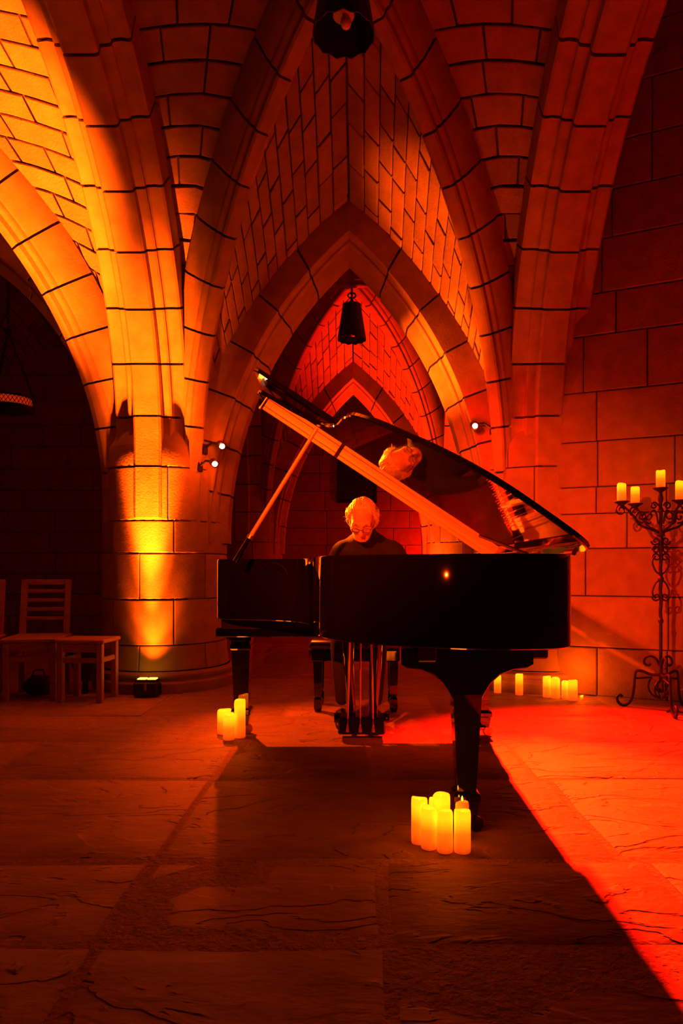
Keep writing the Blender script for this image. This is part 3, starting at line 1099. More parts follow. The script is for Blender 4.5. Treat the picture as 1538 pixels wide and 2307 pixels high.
for sx in (-1, 1):
    MB().lathe([(0, -.018), (.03, -.016), (.03, .016), (0, .018)], 16, (0, 0, 0), False).xf(
        Matrix.Translation((sx * .305, 0, .38)) @ Matrix.Rotation(pi / 2, 4, 'Y')).build('height_knob', BLACK, bench)


# ------------------------------------------------------------------ pianist
def skin_mesh(name, chains, mat, parent, sub=2):
    """one continuous surface grown from a joined skeleton of (points, radii) chains; a chain may start at a named joint"""
    verts, edges, rad = [], [], []
    idx = {}
    for pts in chains:
        prev = None
        for key, co, r in pts:
            if key in idx:
                i = idx[key]
            else:
                i = len(verts)
                idx[key] = i
                verts.append(co); rad.append(r)
            if prev is not None:
                edges.append((prev, i))
            prev = i
    me = bpy.data.meshes.new(name)
    me.from_pydata([tuple(v) for v in verts], edges, [])
    o = bpy.data.objects.new(name, me)
    COL.objects.link(o)
    if parent is not None:
        o.parent = parent
    md = o.modifiers.new('skin', 'SKIN')
    md.use_smooth_shade = True
    if not me.skin_vertices:
        bpy.context.view_layer.objects.active = o
        me.attributes.new('skin_tmp', 'FLOAT', 'POINT')
    for i, sv in enumerate(me.skin_vertices[0].data):
        r = rad[i]
        sv.radius = r if isinstance(r, tuple) else (r, r)
        sv.use_root = (i == 0)
    ss = o.modifiers.new('sub', 'SUBSURF')
    ss.levels = ss.render_levels = sub
    dg = bpy.context.evaluated_depsgraph_get()
    new = bpy.data.meshes.new_from_object(o.evaluated_get(dg))
    o.modifiers.clear()
    o.data = new
    new.name = name
    new.materials.clear()
    new.materials.append(mat)
    new.polygons.foreach_set('use_smooth', [True] * len(new.polygons))
    return o


def smin(a, b, k):
    h = max(k - abs(a - b), 0) / k
    return min(a, b) - h * h * k * .25


def cap_d(p, a, b, ra, rb):
    ab = b - a
    t = max(0, min(1, (p - a).dot(ab) / ab.length_squared))
    return (p - a - ab * t).length - (ra + (rb - ra) * t)


def ell_d(p, c, r):
    q = p - c
    k0 = sqrt((q.x / r[0]) ** 2 + (q.y / r[1]) ** 2 + (q.z / r[2]) ** 2)
    k1 = sqrt((q.x / r[0] ** 2) ** 2 + (q.y / r[1] ** 2) ** 2 + (q.z / r[2] ** 2) ** 2)
    return k0 * (k0 - 1) / max(k1, 1e-6)


V3 = Vector


def head_sdf(p):
    q = V3((abs(p.x), p.y, p.z))
    d = ell_d(p, V3((0, .012, .035)), (.076, .095, .088))
    d = smin(d, ell_d(p, V3((0, -.030, -.035)), (.061, .062, .078)), .04)
    d = smin(d, cap_d(q, V3((.0, -.070, -.106)), V3((.014, -.068, -.104)), .021, .020), .03)      # chin
    d = smin(d, cap_d(q, V3((.055, .005, -.055)), V3((.030, -.050, -.098)), .018, .018), .03)     # jaw
    d = smin(d, cap_d(q, V3((.012, -.084, .018)), V3((.046, -.072, .016)), .012, .012), .02)      # brow
    d = smin(d, (q - V3((.043, -.060, -.028))).length - .026, .025)                               # cheek
    d = max(d, -(cap_d(q, V3((.026, -.108, -.002)), V3((.040, -.100, -.004)), .019, .017)) - 0.0) if False else -smin(-d, cap_d(q, V3((.026, -.106, -.003)), V3((.040, -.099, -.005)), .017, .016), .014)
    d = smin(d, (q - V3((.033, -.071, -.003))).length - .0135, .006)                              # eyeball under lid
    d = smin(d, cap_d(p, V3((0, -.086, .006)), V3((0, -.113, -.038)), .009, .0125), .014)         # nose
    d = smin(d, (q - V3((.0115, -.099, -.043))).length - .0085, .008)
    d = smin(d, cap_d(q, V3((0, -.0885, -.070)), V3((.020, -.080, -.072)), .0075, .005), .010)    # lips
    d = smin(d, cap_d(q, V3((0, -.087, -.0815)), V3((.017, -.080, -.079)), .0078, .005), .010)
    d = -smin(-d, cap_d(q, V3((0, -.0975, -.0757)), V3((.022, -.088, -.0760)), .0022, .0018), .005)
    return d


def star(fn, c, nth, nph, rmax=.2):
    """surface seen from c: one vertex per direction"""
    vs, fs = [], []
    for i in range(nth + 1):
        th = pi * i / nth
        for j in range(nph):
            ph = 2 * pi * j / nph
            dr = V3((sin(th) * cos(ph), sin(th) * sin(ph), cos(th)))
            a, b = 0.0, rmax
            # march outward to the last inside point
            r = rmax
            while r > .02 and fn(c + dr * r) > 0:
                r -= max(.0015, min(.02, fn(c + dr * r) * .8))
            vs.append(c + dr * r)
    for i in range(nth):
        for j in range(nph):
            k = (j + 1) % nph
            fs.append((i * nph + j, (i + 1) * nph + j, (i + 1) * nph + k, i * nph + k))
    return vs, fs


def pianist():
    base = V3((0.0, 4.58, 0.0))
    th = thing('person', 'grey-haired man in glasses and a black turtleneck bowed over the piano keys', 'person', base)
    o = lambda x, y, z: V3((x, y - .15, z)) - base
    # head frame
    HC = V3((0.022, 4.22, 1.255))
    R = (Matrix.Rotation(math.radians(-7), 4, 'Z') @ Matrix.Rotation(math.radians(41), 4, 'X') @ Matrix.Rotation(math.radians(4), 4, 'Y'))
    M = Matrix.Translation(HC - base) @ R @ Matrix.Scale(0.98, 4)
    # body: hips, spine, shoulders, arms, legs and hands are one surface; clothes are shells over it
    P = {}

    def J(k, x, y, z, r):
        P[k] = (k, o(x, y, z), r)
        return P[k]
    # jumper: lofted trunk and sleeves fused into one surface
    rings = [(.03, 4.78, .50, .17, .12), (.04, 4.77, .62, .165, .115), (.05, 4.75, .78, .165, .115), (.055, 4.69, .92, .18, .12), (.055, 4.63, 1.03, .192, .115),
             (.054, 4.585, 1.095, .178, .098), (.050, 4.555, 1.135, .130, .084), (.044, 4.525, 1.168, .078, .070), (.037, 4.49, 1.205, .061, .062), (.031, 4.46, 1.235, .058, .058)]
    jm = MB()
    n = 28
    vs, fs = [], []
    for i, (x, y, z, rx, ry) in enumerate(rings):
        q0, q1 = rings[max(0, i - 1)], rings[min(len(rings) - 1, i + 1)]
        ax_ = V3((q1[0] - q0[0], q1[1] - q0[1], q1[2] - q0[2])).normalized()
        e2_ = ax_.cross(V3((1, 0, 0))).normalized()
        for k in range(n):
            t = 2 * pi * k / n
            vs.append(o(x, y, z) + V3((1, 0, 0)) * (rx * cos(t)) + e2_ * (ry * sin(t)))
    for i in range(len(rings) - 1):
        for k in range(n):
            j = (k + 1) % n
            fs.append((i * n + k, i * n + j, (i + 1) * n + j, (i + 1) * n + k))
    fs += [tuple(range(n))[::-1], tuple(range((len(rings) - 1) * n, len(rings) * n))]
    jm.add(vs, fs)
    hands = []
    for s in (-1, 1):
        pts = [(s * .08 + .055, 4.585, 1.075), (s * .155 + .057, 4.582, 1.065), (s * .19 + .06, 4.585, 1.02), (s * .228 + .06, 4.60, .92), (s * .262 + .05, 4.59, .80), (s * .24 + .04, 4.47, .785), (s * .205 + .03, 4.335, .785)]
        rr = [.07, .073, .069, .056, .046, .040, .031]
        c = catmull([o(*p) for p in pts], 4)
        r2 = []
        for i in range(len(c)):
            f = i / 4
            k = min(int(f), len(rr) - 2)
            r2.append(rr[k] + (rr[k + 1] - rr[k]) * (f - k))
        jm.tube(c, r2, 16)
        hands.append((s, V3((s * .20 + .03, 4.325, .785))))
    jo = jm.build('turtleneck', KNIT, th)
    md = jo.modifiers.new('fuse', 'REMESH'); md.mode = 'VOXEL'; md.voxel_size = 0.010; md.use_smooth_shade = True
    sm_ = jo.modifiers.new('smooth', 'SMOOTH'); sm_.iterations = 8; sm_.factor = 0.5
    legs = []
    pel = J('pel', 0, 4.77, .56, (.14, .11))
    for s, nm in ((-1, 'l'), (1, 'r')):
        a = J(nm + 'h1', s * .085, 4.74, .545, .088)
        b = J(nm + 'h2', s * .11, 4.55, .555, .078)
        k = J(nm + 'k', s * .125, 4.37, .525, .058)
        c = J(nm + 'c1', s * .115, 4.30, .36, .056)
        d = J(nm + 'a', s * .10, 4.27 if s > 0 else 4.30, .115, .042)
        legs.append([pel, a, b, k, c, d])
    skin_mesh('trousers', legs, TROUSER, th, 2)
    for s in (-1, 1):
        yb = 4.27 if s > 0 else 4.30
        sh = MB()
        prof = [(.04, .055, .075), (.0, .058, .085), (-.06, .055, .07), (-.13, .05, .048), (-.185, .042, .036), (-.215, .02, .022)]
        vs, fs = [], []
        n = 12
        for dy, hw, hz in prof:
            for i in range(n):
                a = 2 * pi * i / n
                z = max(0.0, hz * .5 + hz * .55 * sin(a)) + .012
                vs.append(o(s * .10 + hw * .8 * cos(a), yb + dy, z))
        for i in range(len(prof) - 1):
            for k in range(n):
                j = (k + 1) % n
                fs.append((i * n + k, i * n + j, (i + 1) * n + j, (i + 1) * n + k))
        fs += [tuple(range(n))[::-1], tuple(range((len(prof) - 1) * n, len(prof) * n))]
        sh.add(vs, fs)
        autosmooth(sh.build('shoe', LEATHER, th), 60)
    # hands resting on the keys: palm and five fingers, each its own chain from the palm
    for s, w in hands:
        H = {}

        def K(k, dx, dy, dz, r, s=s, w=w):
            return (k, o(w.x + s * dx, w.y + dy, w.z + dz), r)
        wr = K('w', 0, 0, 0, (.026, .020))
        pm = K('p', 0, -.045, .008, (.034, .017))
        kn = K('k', 0, -.082, .006, (.036, .015))
        ch = [[wr, pm, kn]]
        for i, (dx, ln) in enumerate(((-.030, .066), (-.010, .076), (.011, .072), (.030, .058))):
            ch.append([kn, K('a%d' % i, dx, -.092, .006, .0105), K('b%d' % i, dx * 1.1, -.092 - ln * .5, .006, .0095),
                       K('c%d' % i, dx * 1.15, -.092 - ln * .82, -.010, .0085), K('d%d' % i, dx * 1.15, -.092 - ln * .95, -.030, .0075)])
        ch.append([pm, K('t1', -.035, -.058, -.004, .0125), K('t2', -.054, -.088, -.014, .011), K('t3', -.056, -.112, -.026, .009)])
        skin_mesh('hand', ch, SKIN, th, 2)
    # head
    c = V3((0, -.012, 0.0))
    vs, fs = star(head_sdf, c, 84, 112)
    head = obj('head', [M @ v for v in vs], fs, SKIN, th, True)

    def child(mb, name, mat, deg=60):
        mb.v = [M @ v for v in mb.v]
        ob = mb.build(name, mat, head)
        if deg:
            autosmooth(ob, deg)
        return ob
    for s in (-1, 1):
        ear = MB()
        vs, fs = [], []
        ring = [(0, .032), (-.016, .026), (-.020, .008), (-.014, -.014), (-.006, -.030), (.004, -.032), (.010, -.018), (.016, .002), (.014, .022)]
        for k, (off, sc) in enumerate(((0, .7), (.012, 1.0), (.017, .92), (.011, .62))):
            for y, z in ring:
                vs.append(V3((s * (.070 + off), .018 + y * sc, -.012 + z * sc)))
        n = len(ring)
        for k in range(3):
            for i in range(n):
                j = (i + 1) % n
                fs.append((k * n + i, k * n + j, k * n + n + j, k * n + n + i))
        fs.append(tuple(range(3 * n, 4 * n)))
        ear.add(vs, fs)
        child(ear, 'ear', SKIN)
    # closed downcast eyelids line, brows, lips
    for s in (-1, 1):
        child(MB().tube([V3((s * .013, -.0905, .0185)), V3((s * .024, -.0900, .0225)), V3((s * .036, -.0860, .0225)), V3((s * .052, -.0725, .0165))], [.0030, .0052, .0050, .002], 6), 'eyebrow', BROWM)
        child(MB().tube([V3((s * .022, -.0838, -.008)), V3((s * .033, -.0862, -.0105)), V3((s * .044, -.0815, -.008))], .0011, 5), 'eyelashes', BROWM)
    child(MB().tube([V3((-.019, -.0865, -.0805)), V3((0, -.0952, -.0815)), V3((.019, -.0865, -.0805))], [.001, .0026, .001], 6), 'lower_lip', LIP)

    # hair: thick cap from hairline to nape, longer at the sides, with loose strands
    def hair_fn(p):
        d = head_sdf(p)
        top = .017 + .006 * mnoise.noise(p * 22) + .0035 * mnoise.noise(V3((p.x * 130, p.y * 35, p.z * 25)))
        # hairline: face region excluded
        y, z, x = p.y, p.z, abs(p.x)
        front = (y + .052 + .25 * max(0, x - .035)) + (z - .088) * 0.9     # >0 behind the hairline
        side = y + .022 - .2 * max(0, -z) if x > .050 else -1
        cover = max(front, side if z < .075 else front)
        low = z + .078 + .25 * max(0, .02 - y)
        keep = min(cover, low)
        f = max(0.0, min(1.0, keep / .032))
        if x > .05 and z < .05:
            top += .013
        return d - (top * f - .004 * (1 - f))
    vs, fs = star(hair_fn, V3((0, .0, .02)), 72, 96)
    child(MB().add(vs, fs), 'hair', HAIR, 80)
    strands = MB()
    rnd = random.Random(3)
    for i in range(520):
        t = rnd.uniform(.05, 1.75)
        ph = rnd.uniform(-.55, pi + .55)
        dr = V3((cos(ph) * sin(t), sin(ph) * sin(t), cos(t)))
        p = V3((0, .0, .02)) + dr * .2
        while head_sdf(p) > .012:
            p -= dr * .003
        if (p.y + .050) + (p.z - .088) * .9 < .004 and not (abs(p.x) > .05 and p.y > -.012 and p.z < .07):
            continue
        if p.z < -.055:
            continue
        flow = V3((dr.x * .55, -.30 if p.z > .06 else .25, -.9 * abs(dr.x) - .25 * (p.z < .05))).normalized()
        ln = rnd.uniform(.025, .06)
        pts = []
        q = p.copy()
        for k in range(5):
            pts.append(q.copy())
            flow = (flow + V3((rnd.uniform(-.3, .3), rnd.uniform(-.3, .3), rnd.uniform(-.35, .2)))).normalized()
            q = q + flow * ln / 4
            dd = head_sdf(q)
            if dd < .014:
                q += (q - V3((0, 0, .02))).normalized() * (.015 - dd)
        strands.tube(pts, [.0011, .0011, .001, .0008, .0004], 4, False)
    so = child(strands, 'loose_hair', HAIR, None)
    so['kind'] = 'stuff'
    # spectacles, slid down the nose
    gl = MB()

    def rimpts(s):
        return [V3((s * .0345 + .0250 * cos(a), -.104 + .010 * (cos(a) * s + 1) * .6, -.013 + .0140 * (abs(sin(a)) ** .7) * (1 if sin(a) > 0 else -1))) for a in [2 * pi * k / 20 for k in range(21)]]
    for s in (-1, 1):
        gl.tube(rimpts(s), .0016, 6, False)
        gl.tube([V3((s * .059, -.092, -.008)), V3((s * .076, -.06, -.004)), V3((s * .084, .02, .000))], .0016, 6)
    gl.tube([V3((-.0105, -.103, -.008)), V3((0, -.109, -.004)), V3((.0105, -.103, -.008))], .0017, 6)
    spec = child(gl, 'spectacles', BLACK)
    for s in (-1, 1):
        r = rimpts(s)[:-1]
        ce = sum(r, V3((0, 0, 0))) / len(r)
        ob = MB().add(r + [v + V3((0, .0012, 0)) for v in r], [tuple(range(20)), tuple(range(20, 40))[::-1]] + [(k, 20 + k, 20 + (k + 1) % 20, (k + 1) % 20) for k in range(20)])
        ob.v = [M @ v for v in ob.v]
        ob.build('lens', GLASSM, spec)
    # rolled collar of the turtleneck
    col = MB()
    pts = []
    a, b = o(.038, 4.497, 1.190), o(.032, 4.462, 1.228)
    ax = (b - a).normalized()
    e1 = ax.cross(V3((1, 0, 0))).normalized()
    e2 = ax.cross(e1)
    prof = [(.060, -.035), (.068, -.02), (.069, .005), (.066, .022), (.058, .026), (.054, .012)]
    vs, fs = [], []
    n = 28
    for r, h in prof:
        for i in range(n):
            t = 2 * pi * i / n
            rr = r + .003 * mnoise.noise(V3((cos(t) * 3, sin(t) * 3, h * 60)))
            vs.append(a + ax * (.02 + h) + (e1 * cos(t) + e2 * sin(t)) * rr)
    for k in range(len(prof) - 1):
        for i in range(n):
            j = (i + 1) % n
            fs.append((k * n + i, k * n + j, k * n + n + j, k * n + n + i))
    autosmooth(col.add(vs, fs).build('collar', KNIT, th), 60)


pianist()


# ------------------------------------------------------------------ candles
def candle_mesh(r, h, seed, lit=True):
    rnd = random.Random(seed)
    n = 28
    ph = rnd.uniform(0, 6.28)
    vs, fs = [], []
    dip = .012
    rows = [(r * .96, 0.0, 0), (r, .004, 0), (r * 1.01, h * .25, 0), (r * .995, h * .6, 0), (r, h - .020, .25), (r * .99, h - .010, .6), (r * .95, h - .003, 1), (r * .88, h, 1), (r * .80, h - .002, 1),
            (r * .68, h - .007, .7), (r * .5, h - dip, .3), (0.002, h - dip - .001, 0)]
    for rr, z, wv in rows:
        for i in range(n):
            a = 2 * pi * i / n
            wob = 1 + .012 * sin(3 * a + ph) + .01 * sin(5 * a + ph * 2)
            dz = wv * (.0035 * sin(a + ph) + .0022 * sin(2 * a + 2 * ph))
            vs.append((rr * wob * cos(a), rr * wob * sin(a), z + dz))
    for k in range(len(rows) - 1):
        for i in range(n):
            j = (i + 1) % n
            fs.append((k * n + i, k * n + j, k * n + n + j, k * n + n + i))
    fs.append(tuple(range(n))[::-1])
    fs.append(tuple(range((len(rows) - 1) * n, len(rows) * n)))
    return vs, fs


def candle(label, X, Y, r, h, group, z=0.0, lit=True, seed=0):
    vs, fs = candle_mesh(r, h, seed)
    th = thing('pillar_candle', label, 'candle', (X, Y, z), 0, group)
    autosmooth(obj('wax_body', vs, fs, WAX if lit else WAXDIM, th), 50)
    zt = h - .014
    obj('wick', *(lambda m: (m.v, m.f))(MB().tube([(0, 0, zt), (.0008, 0, zt + .006)], .0012, 6)), RUBBER, th)
    k = 1.0 if not lit else .55
    fl = MB().lathe([(.0005 * k, 0), (.0032 * k, .004 * k), (.0038 * k, .008 * k), (.0022 * k, .014 * k), (.0003, .019 * k)], 10, (0, 0, zt + (.016 if not lit else .002)))
    fl.build('flame', FLAME, th, True)
    return th


def candle_px(label, px, yb, w, yt, group, lit=True, seed=0, r=None):
    d = CAMZ * F / (yb - HY)
    p = PX(px, yb, d)
    rr = r or w * d / F / 2
    return candle(label, p.x, p.y + rr, rr, (yb - yt) * d / F + .004, group, 0, lit, seed)


G1, G2, G3, G4 = 'candles at the front piano leg', 'candles at the tail leg', 'candles by the right wall', 'candles on the iron candelabra'
candle_px('glowing pillar candle of middle height, behind the shortest one by the front leg', 502, 1656, 32, 1604, G1, seed=1)
candle_px('shortest squat candle of the cluster by the front piano leg', 513, 1669, 26, 1613, G1, seed=2)
candle_px('tallest slim lit candle of the cluster by the front piano leg', 538, 1664, 25, 1580, G1, seed=3)
candle_px('dim tall candle hidden behind the tallest one at the front leg', 545, 1650, 22, 1572, G1, False, 4)
candle_px('lit candle at the rear corner of the tail-leg cluster, beside its wavy front neighbour', 946, 1905, 37, 1806, G2, seed=5)
candle_px('plump lit candle standing between the corner candle and the narrow-topped one', 968, 1917, 36, 1828, G2, seed=6)
candle_px('broad domed candle rising at the back of the tail-leg cluster', 996, 1893, 40, 1798, G2, seed=7)
candle_px('thin candle peeping out beside the broad domed one', 975, 1880, 17, 1803, G2, seed=8)
candle_px('front candle with amber lower half, second from the piano leg', 1004, 1925, 36, 1835, G2, seed=9)
candle_px('front candle nearest the piano tail leg, brightest yellow top', 1044, 1926, 38, 1834, G2, seed=10)
candle_px('dim amber candle with a visible flame against the tail leg', 1043, 1896, 31, 1814, G2, False, 11)
candle_px('solitary lit candle half hidden by the piano leg curve', 1122, 1563, 16, 1524, G3, seed=12)
candle_px('solitary slim lit candle between the piano and the wall cluster', 1171, 1567, 17, 1521, G3, seed=13)
candle_px('lit candle at the piano end of the wall cluster', 1234, 1573, 18, 1527, G3, seed=14)
candle_px('lit candle second in line in the wall cluster', 1254, 1576, 19, 1530, G3, seed=15)
candle_px('lit candle in the middle of the wall cluster', 1274, 1576, 14, 1536, G3, seed=16)
candle_px('lit candle at the wall end of the wall cluster, standing foremost', 1293, 1581, 21, 1535, G3, seed=17)
candle_px('tiny tealight on the floor beside the wall candles', 1311, 1578, 7, 1569, G3, seed=18)


# ------------------------------------------------------------------ wrought iron candelabra
def spiral(c, r0, r1, a0, turns, n=26, e=(1, 0, 0)):
    e = Vector(e)
    out = []
    for i in range(n):
        t = i / (n - 1)
        a = a0 + turns * 2 * pi * t
        r = r0 + (r1 - r0) * t
        out.append(Vector(c) + e * (r * cos(a)) + Vector((0, 0, r * sin(a))))
    return out


def candelabra(label, cx, cy, branches, height, group=G4, cand=True, rot=0.0):
    th = thing('candelabra', label, 'candelabra', (cx, cy, 0))
    MB().tube([(0, 0, .20), (0, 0, .60)], .011, 10).build('pole', IRON, th)
    pole = MB()
    pts = []
    for i in range(40):
        z = .60 + (1.40 - .60) * i / 39
        pts.append((.0025 * cos(i * .9), .0025 * sin(i * .9), z))
    pole.tube(pts, .012, 8)
    for z, r in ((.60, .018), (.88, .02), (1.10, .02), (1.18, .026), (1.34, .019)):
        pole.lathe([(.010, z - .02), (r, z - .006), (r, z + .006), (.010, z + .02)], 10)
    pole.build('twisted_pole', IRON, th)
    sp = MB().lathe([(.006, 1.385), (.015, 1.40), (.019, 1.425), (.011, 1.455), (.006, 1.475)], 12)
    sp.build('finial', IRON, th, True)
    # feet: three scrolled legs
    for k in range(3):
        a = rot + 2 * pi * k / 3
        e = Vector((cos(a), sin(a), 0))

        def at(r, z):
            return e * r + Vector((0, 0, z))
        f = MB()
        f.tube(catmull([at(.008, .30), at(.03, .345), at(.07, .36), at(.10, .34), at(.105, .31), at(.08, .295), at(.065, .31)], 4), .008, 8)
        f.tube(catmull([at(.012, .24), at(.06, .235), at(.12, .255), at(.155, .25), at(.165, .21), at(.17, .14), at(.185, .06), at(.215, .018), at(.25, .010), at(.275, .03),
                at(.28, .06), at(.262, .078), at(.245, .066)], 4), .0095, 8)
        f.tube([at(.165, .20)] + [p for p in spiral((0, 0, .15), .085, .015, 0.9, -1.6, 26, e)], .007, 6)
        f.build('scrolled_foot', IRON, th)
    # S scrolls on the shaft
    for z, s in ((.985, 1), (.80, -1)):
        for k in range(2):
            e = Vector(((1, -1)[k], 0, 0))
            base = [e * .012 + Vector((0, 0, z - s * .07)), e * .035 + Vector((0, 0, z - s * .05)), e * .055 + Vector((0, 0, z)), e * .05 + Vector((0, 0, z + s * .035))]
            MB().tube(catmull(base, 5), .006, 6).build('shaft_scroll', IRON, th)
            MB().tube([Vector((q.x, q.y, z + s * .04 + s * (q.z))) for q in spiral((e.x * .03, 0, 0), .028, .008, 0 if k == 0 else pi, (1.2 if k == 0 else -1.2), 20)], .006, 6).build('shaft_scroll', IRON, th)
    for k in range(2):
        e = (1, -1)[k]
        for c_, r0_, r1_, a0_, tn in (((e * .035, 0, 1.135), .03, .008, 0 if e > 0 else pi, -1.3 * e), ((e * .035, 0, 1.075), .026, .008, 0 if e > 0 else pi, 1.3 * e),
                                      ((e * .045, 0, 1.37), .026, .007, pi if e > 0 else 0, -1.3 * e)):
            MB().tube(spiral(c_, r0_, r1_, a0_, tn, 20), .006, 6).build('shaft_scroll', IRON, th)
        MB().tube(catmull([(e * .018, 0, 1.25), (e * .03, 0, 1.32), (e * .05, 0, 1.34), (e * .09, 0, 1.30), (e * .10, 0, 1.27), (e * .08, 0, 1.25), (e * .065, 0, 1.265)], 4), .006, 6).build('shaft_scroll', IRON, th)
    names = []
    for (bxx, byy, bz) in branches:
        r = sqrt(bxx * bxx + byy * byy)
        if r > .01:
            e = Vector((bxx / r, byy / r, 0))
            a = MB()
            q = lambda t, z: e * (r * t) + Vector((0, 0, z))
            a.tube(catmull([q(.03, 1.19), q(.28, 1.215), q(.55, 1.245), q(.75, bz - .075), q(.92, bz - .035), q(1.0, bz - .012)], 4), .008, 8)
            a.tube(spiral((0, 0, bz - .055), .042, .010, .8, -1.3, 22, e) if False else [p + e * (r * 1.02) for p in spiral((0, 0, bz - .052), .038, .010, pi * .55, -1.35, 22, e)], .0065, 6)
            a.tube([p + e * (r * .5) for p in spiral((0, 0, 1.30), .045, .010, pi * 1.4, 1.4, 22, e)], .006, 6)
            a.build('arm', IRON, th)
        cup = MB().lathe([(.006, bz - .035), (.014, bz - .022), (.040, bz - .004), (.052, bz + .002), (.050, bz + .006), (.0, bz + .003)], 20, (bxx, byy, 0), False)
        cup.build('drip_pan', IRON, th, True)
    return th


CD = (2.02, 4.57)
s_ = CD[1] / F
br = [(-.262, .0, 1.395), (-.13, .10, 1.39), (0, 0, 1.485), (.115, -.03, 1.40), (.27, .04, 1.41)]
candelabra('black wrought iron floor candelabra with scrolled feet against the right wall', CD[0], CD[1], br, 1.5, rot=.45)
for i, ((x, y, z), lb, hh) in enumerate(zip(br, ('lit candle on the outermost candelabra arm towards the piano', 'lit candle on the inner candelabra arm towards the piano, lowest of all',
                                     'highest lit candle on the candelabra central spike', 'lit candle on the candelabra arm just past the central spike',
                                     'lit candle on the last candelabra arm, at the picture edge'), (.118, .115, .118, .125, .118))):
    candle(lb, CD[0] + x, CD[1] + y, .029, hh, G4, z + .005, True, 30 + i)


# ------------------------------------------------------------------ hanging vault lamps
def hanging_lamp(label, x, y, zb, ztop):
    th = thing('hanging_lamp', label, 'lamp', (x, y, zb), 0, 'shaded lamps hung from the vault crowns')
    n = 12
    for i in range(n):
        a0, a1 = 2 * pi * i / n, 2 * pi * (i + 1) / n
        am = (a0 + a1) / 2
        vs = []
        for off in (0, .006):
            r0, r1 = .165 - off, .104 - off
            vs += [(r0 * cos(a0), r0 * sin(a0), 0), (r0 * 1.005 * cos(am), r0 * 1.005 * sin(am), -.014), (r0 * cos(a1), r0 * sin(a1), 0), (r1 * cos(a1), r1 * sin(a1), .385), (r1 * cos(a0), r1 * sin(a0), .385)]
        fs = [(0, 1, 2, 3, 4), (9, 8, 7, 6, 5)] + [(k, k + 5, (k + 1) % 5 + 5, (k + 1) % 5) for k in range(5)]
        obj('shade_panel', vs, fs, IRON, th)
    MB().lathe([(.106, .38), (.106, .395), (.03, .41), (.02, .45)], 24).build('top_cap', IRON, th)
    MB().lathe([(.056, .09), (.046, .38)], 16).build('socket', IVORY, th, True)
    gb = MB().lathe([(.004, .028), (.022, .035), (.031, .058), (.026, .078), (.018, .09)], 16, (.012, 0, 0))
    gb.build('unlit_bulb', IVORY, th, True)
    MB().tube([(0, 0, .45), (0, 0, ztop - zb)], .012, 8).build('stem', IRON, th)
    ring = [(.045 * cos(2 * pi * k / 16), 0, .50 + .03 * sin(2 * pi * k / 16)) for k in range(17)]
    MB().tube(ring, .009, 6, False).build('hanging_ring', IRON, th)
    MB().lathe([(.07, ztop - zb - .03), (.09, ztop - zb), (.09, ztop - zb + .05)], 16).build('ceiling_rose', STONE, th)


hanging_lamp('near black shaded lamp hanging from the vault, seen from below', AX, YM, 3.77, 4.38)
hanging_lamp('distant black shaded lamp hanging in the far bay through the arch', AX, YF, 3.57, 4.38)

# chandelier ring with chains in the aisle
cx_, cy_ = -3.62, 7.05
ch = thing('chandelier', 'round iron lattice chandelier hung on chains in the dark aisle', 'lamp', (cx_, cy_, 2.60))
r_ = .245
MB().lathe([(r_, 0), (r_ + .012, .0), (r_ + .012, .018), (r_, .018)], 40).build('lower_hoop', IRON, ch)
MB().lathe([(r_, .10), (r_ + .01, .10), (r_ + .01, .115), (r_, .115)], 40).build('upper_hoop', IRON, ch)
MB().lathe([(r_ - .02, .012), (r_ - .02, .10)], 40, cap=False).build('amber_glass_band', GLOWGLASS, ch, True)
lat = MB()
nL = 40
for i in range(nL):
    for sg in (-1, 1):
        pts = []
        for k in range(4):
            a = 2 * pi * (i + sg * k / 3 * 1.6) / nL
            pts.append(((r_ + .004) * cos(a), (r_ + .004) * sin(a), .012 + .092 * k / 3))
        lat.tube(pts, .003, 4, False)
lt = lat.build('lattice', IRON, ch); lt['kind'] = 'stuff'
MB().lathe([(0.0, -.05), (r_ * .6, -.045), (r_ * 1.02, -.012), (r_ * 1.02, 0.0), (0, -.02)], 32, cap=False).build('base_dish', IRON, ch, True)


def chain(p0, p1, parent, step=.042):
    p0, p1 = Vector(p0), Vector(p1)
    m = MB()
    d = (p1 - p0)
    n = max(2, int(d.length / step))
    t = d.normalized()
    a = t.orthogonal().normalized()
    b = t.cross(a)
    for i in range(n):
        c = p0 + d * ((i + .5) / n)
        w = a if i % 2 else b
        m.tube([c + t * (.027 * cos(2 * pi * k / 10)) + w * (.012 * sin(2 * pi * k / 10)) for k in range(11)], .004, 5, False)
    o = m.build('chain', IRON, parent)
    o['kind'] = 'stuff'


top = (0, 0, .80)
for k in range(3):
    a = .5 + 2 * pi * k / 3
    chain((r_ * cos(a), r_ * sin(a), .115), top, ch)
chain(top, (0, 0, 1.85), ch)
MB().lathe([(.0, .77), (.03, .78), (.04, .80), (.03, .82), (0, .83)], 14, cap=False).build('hub', IRON, ch, True)

# ------------------------------------------------------------------ spotlights and uplights


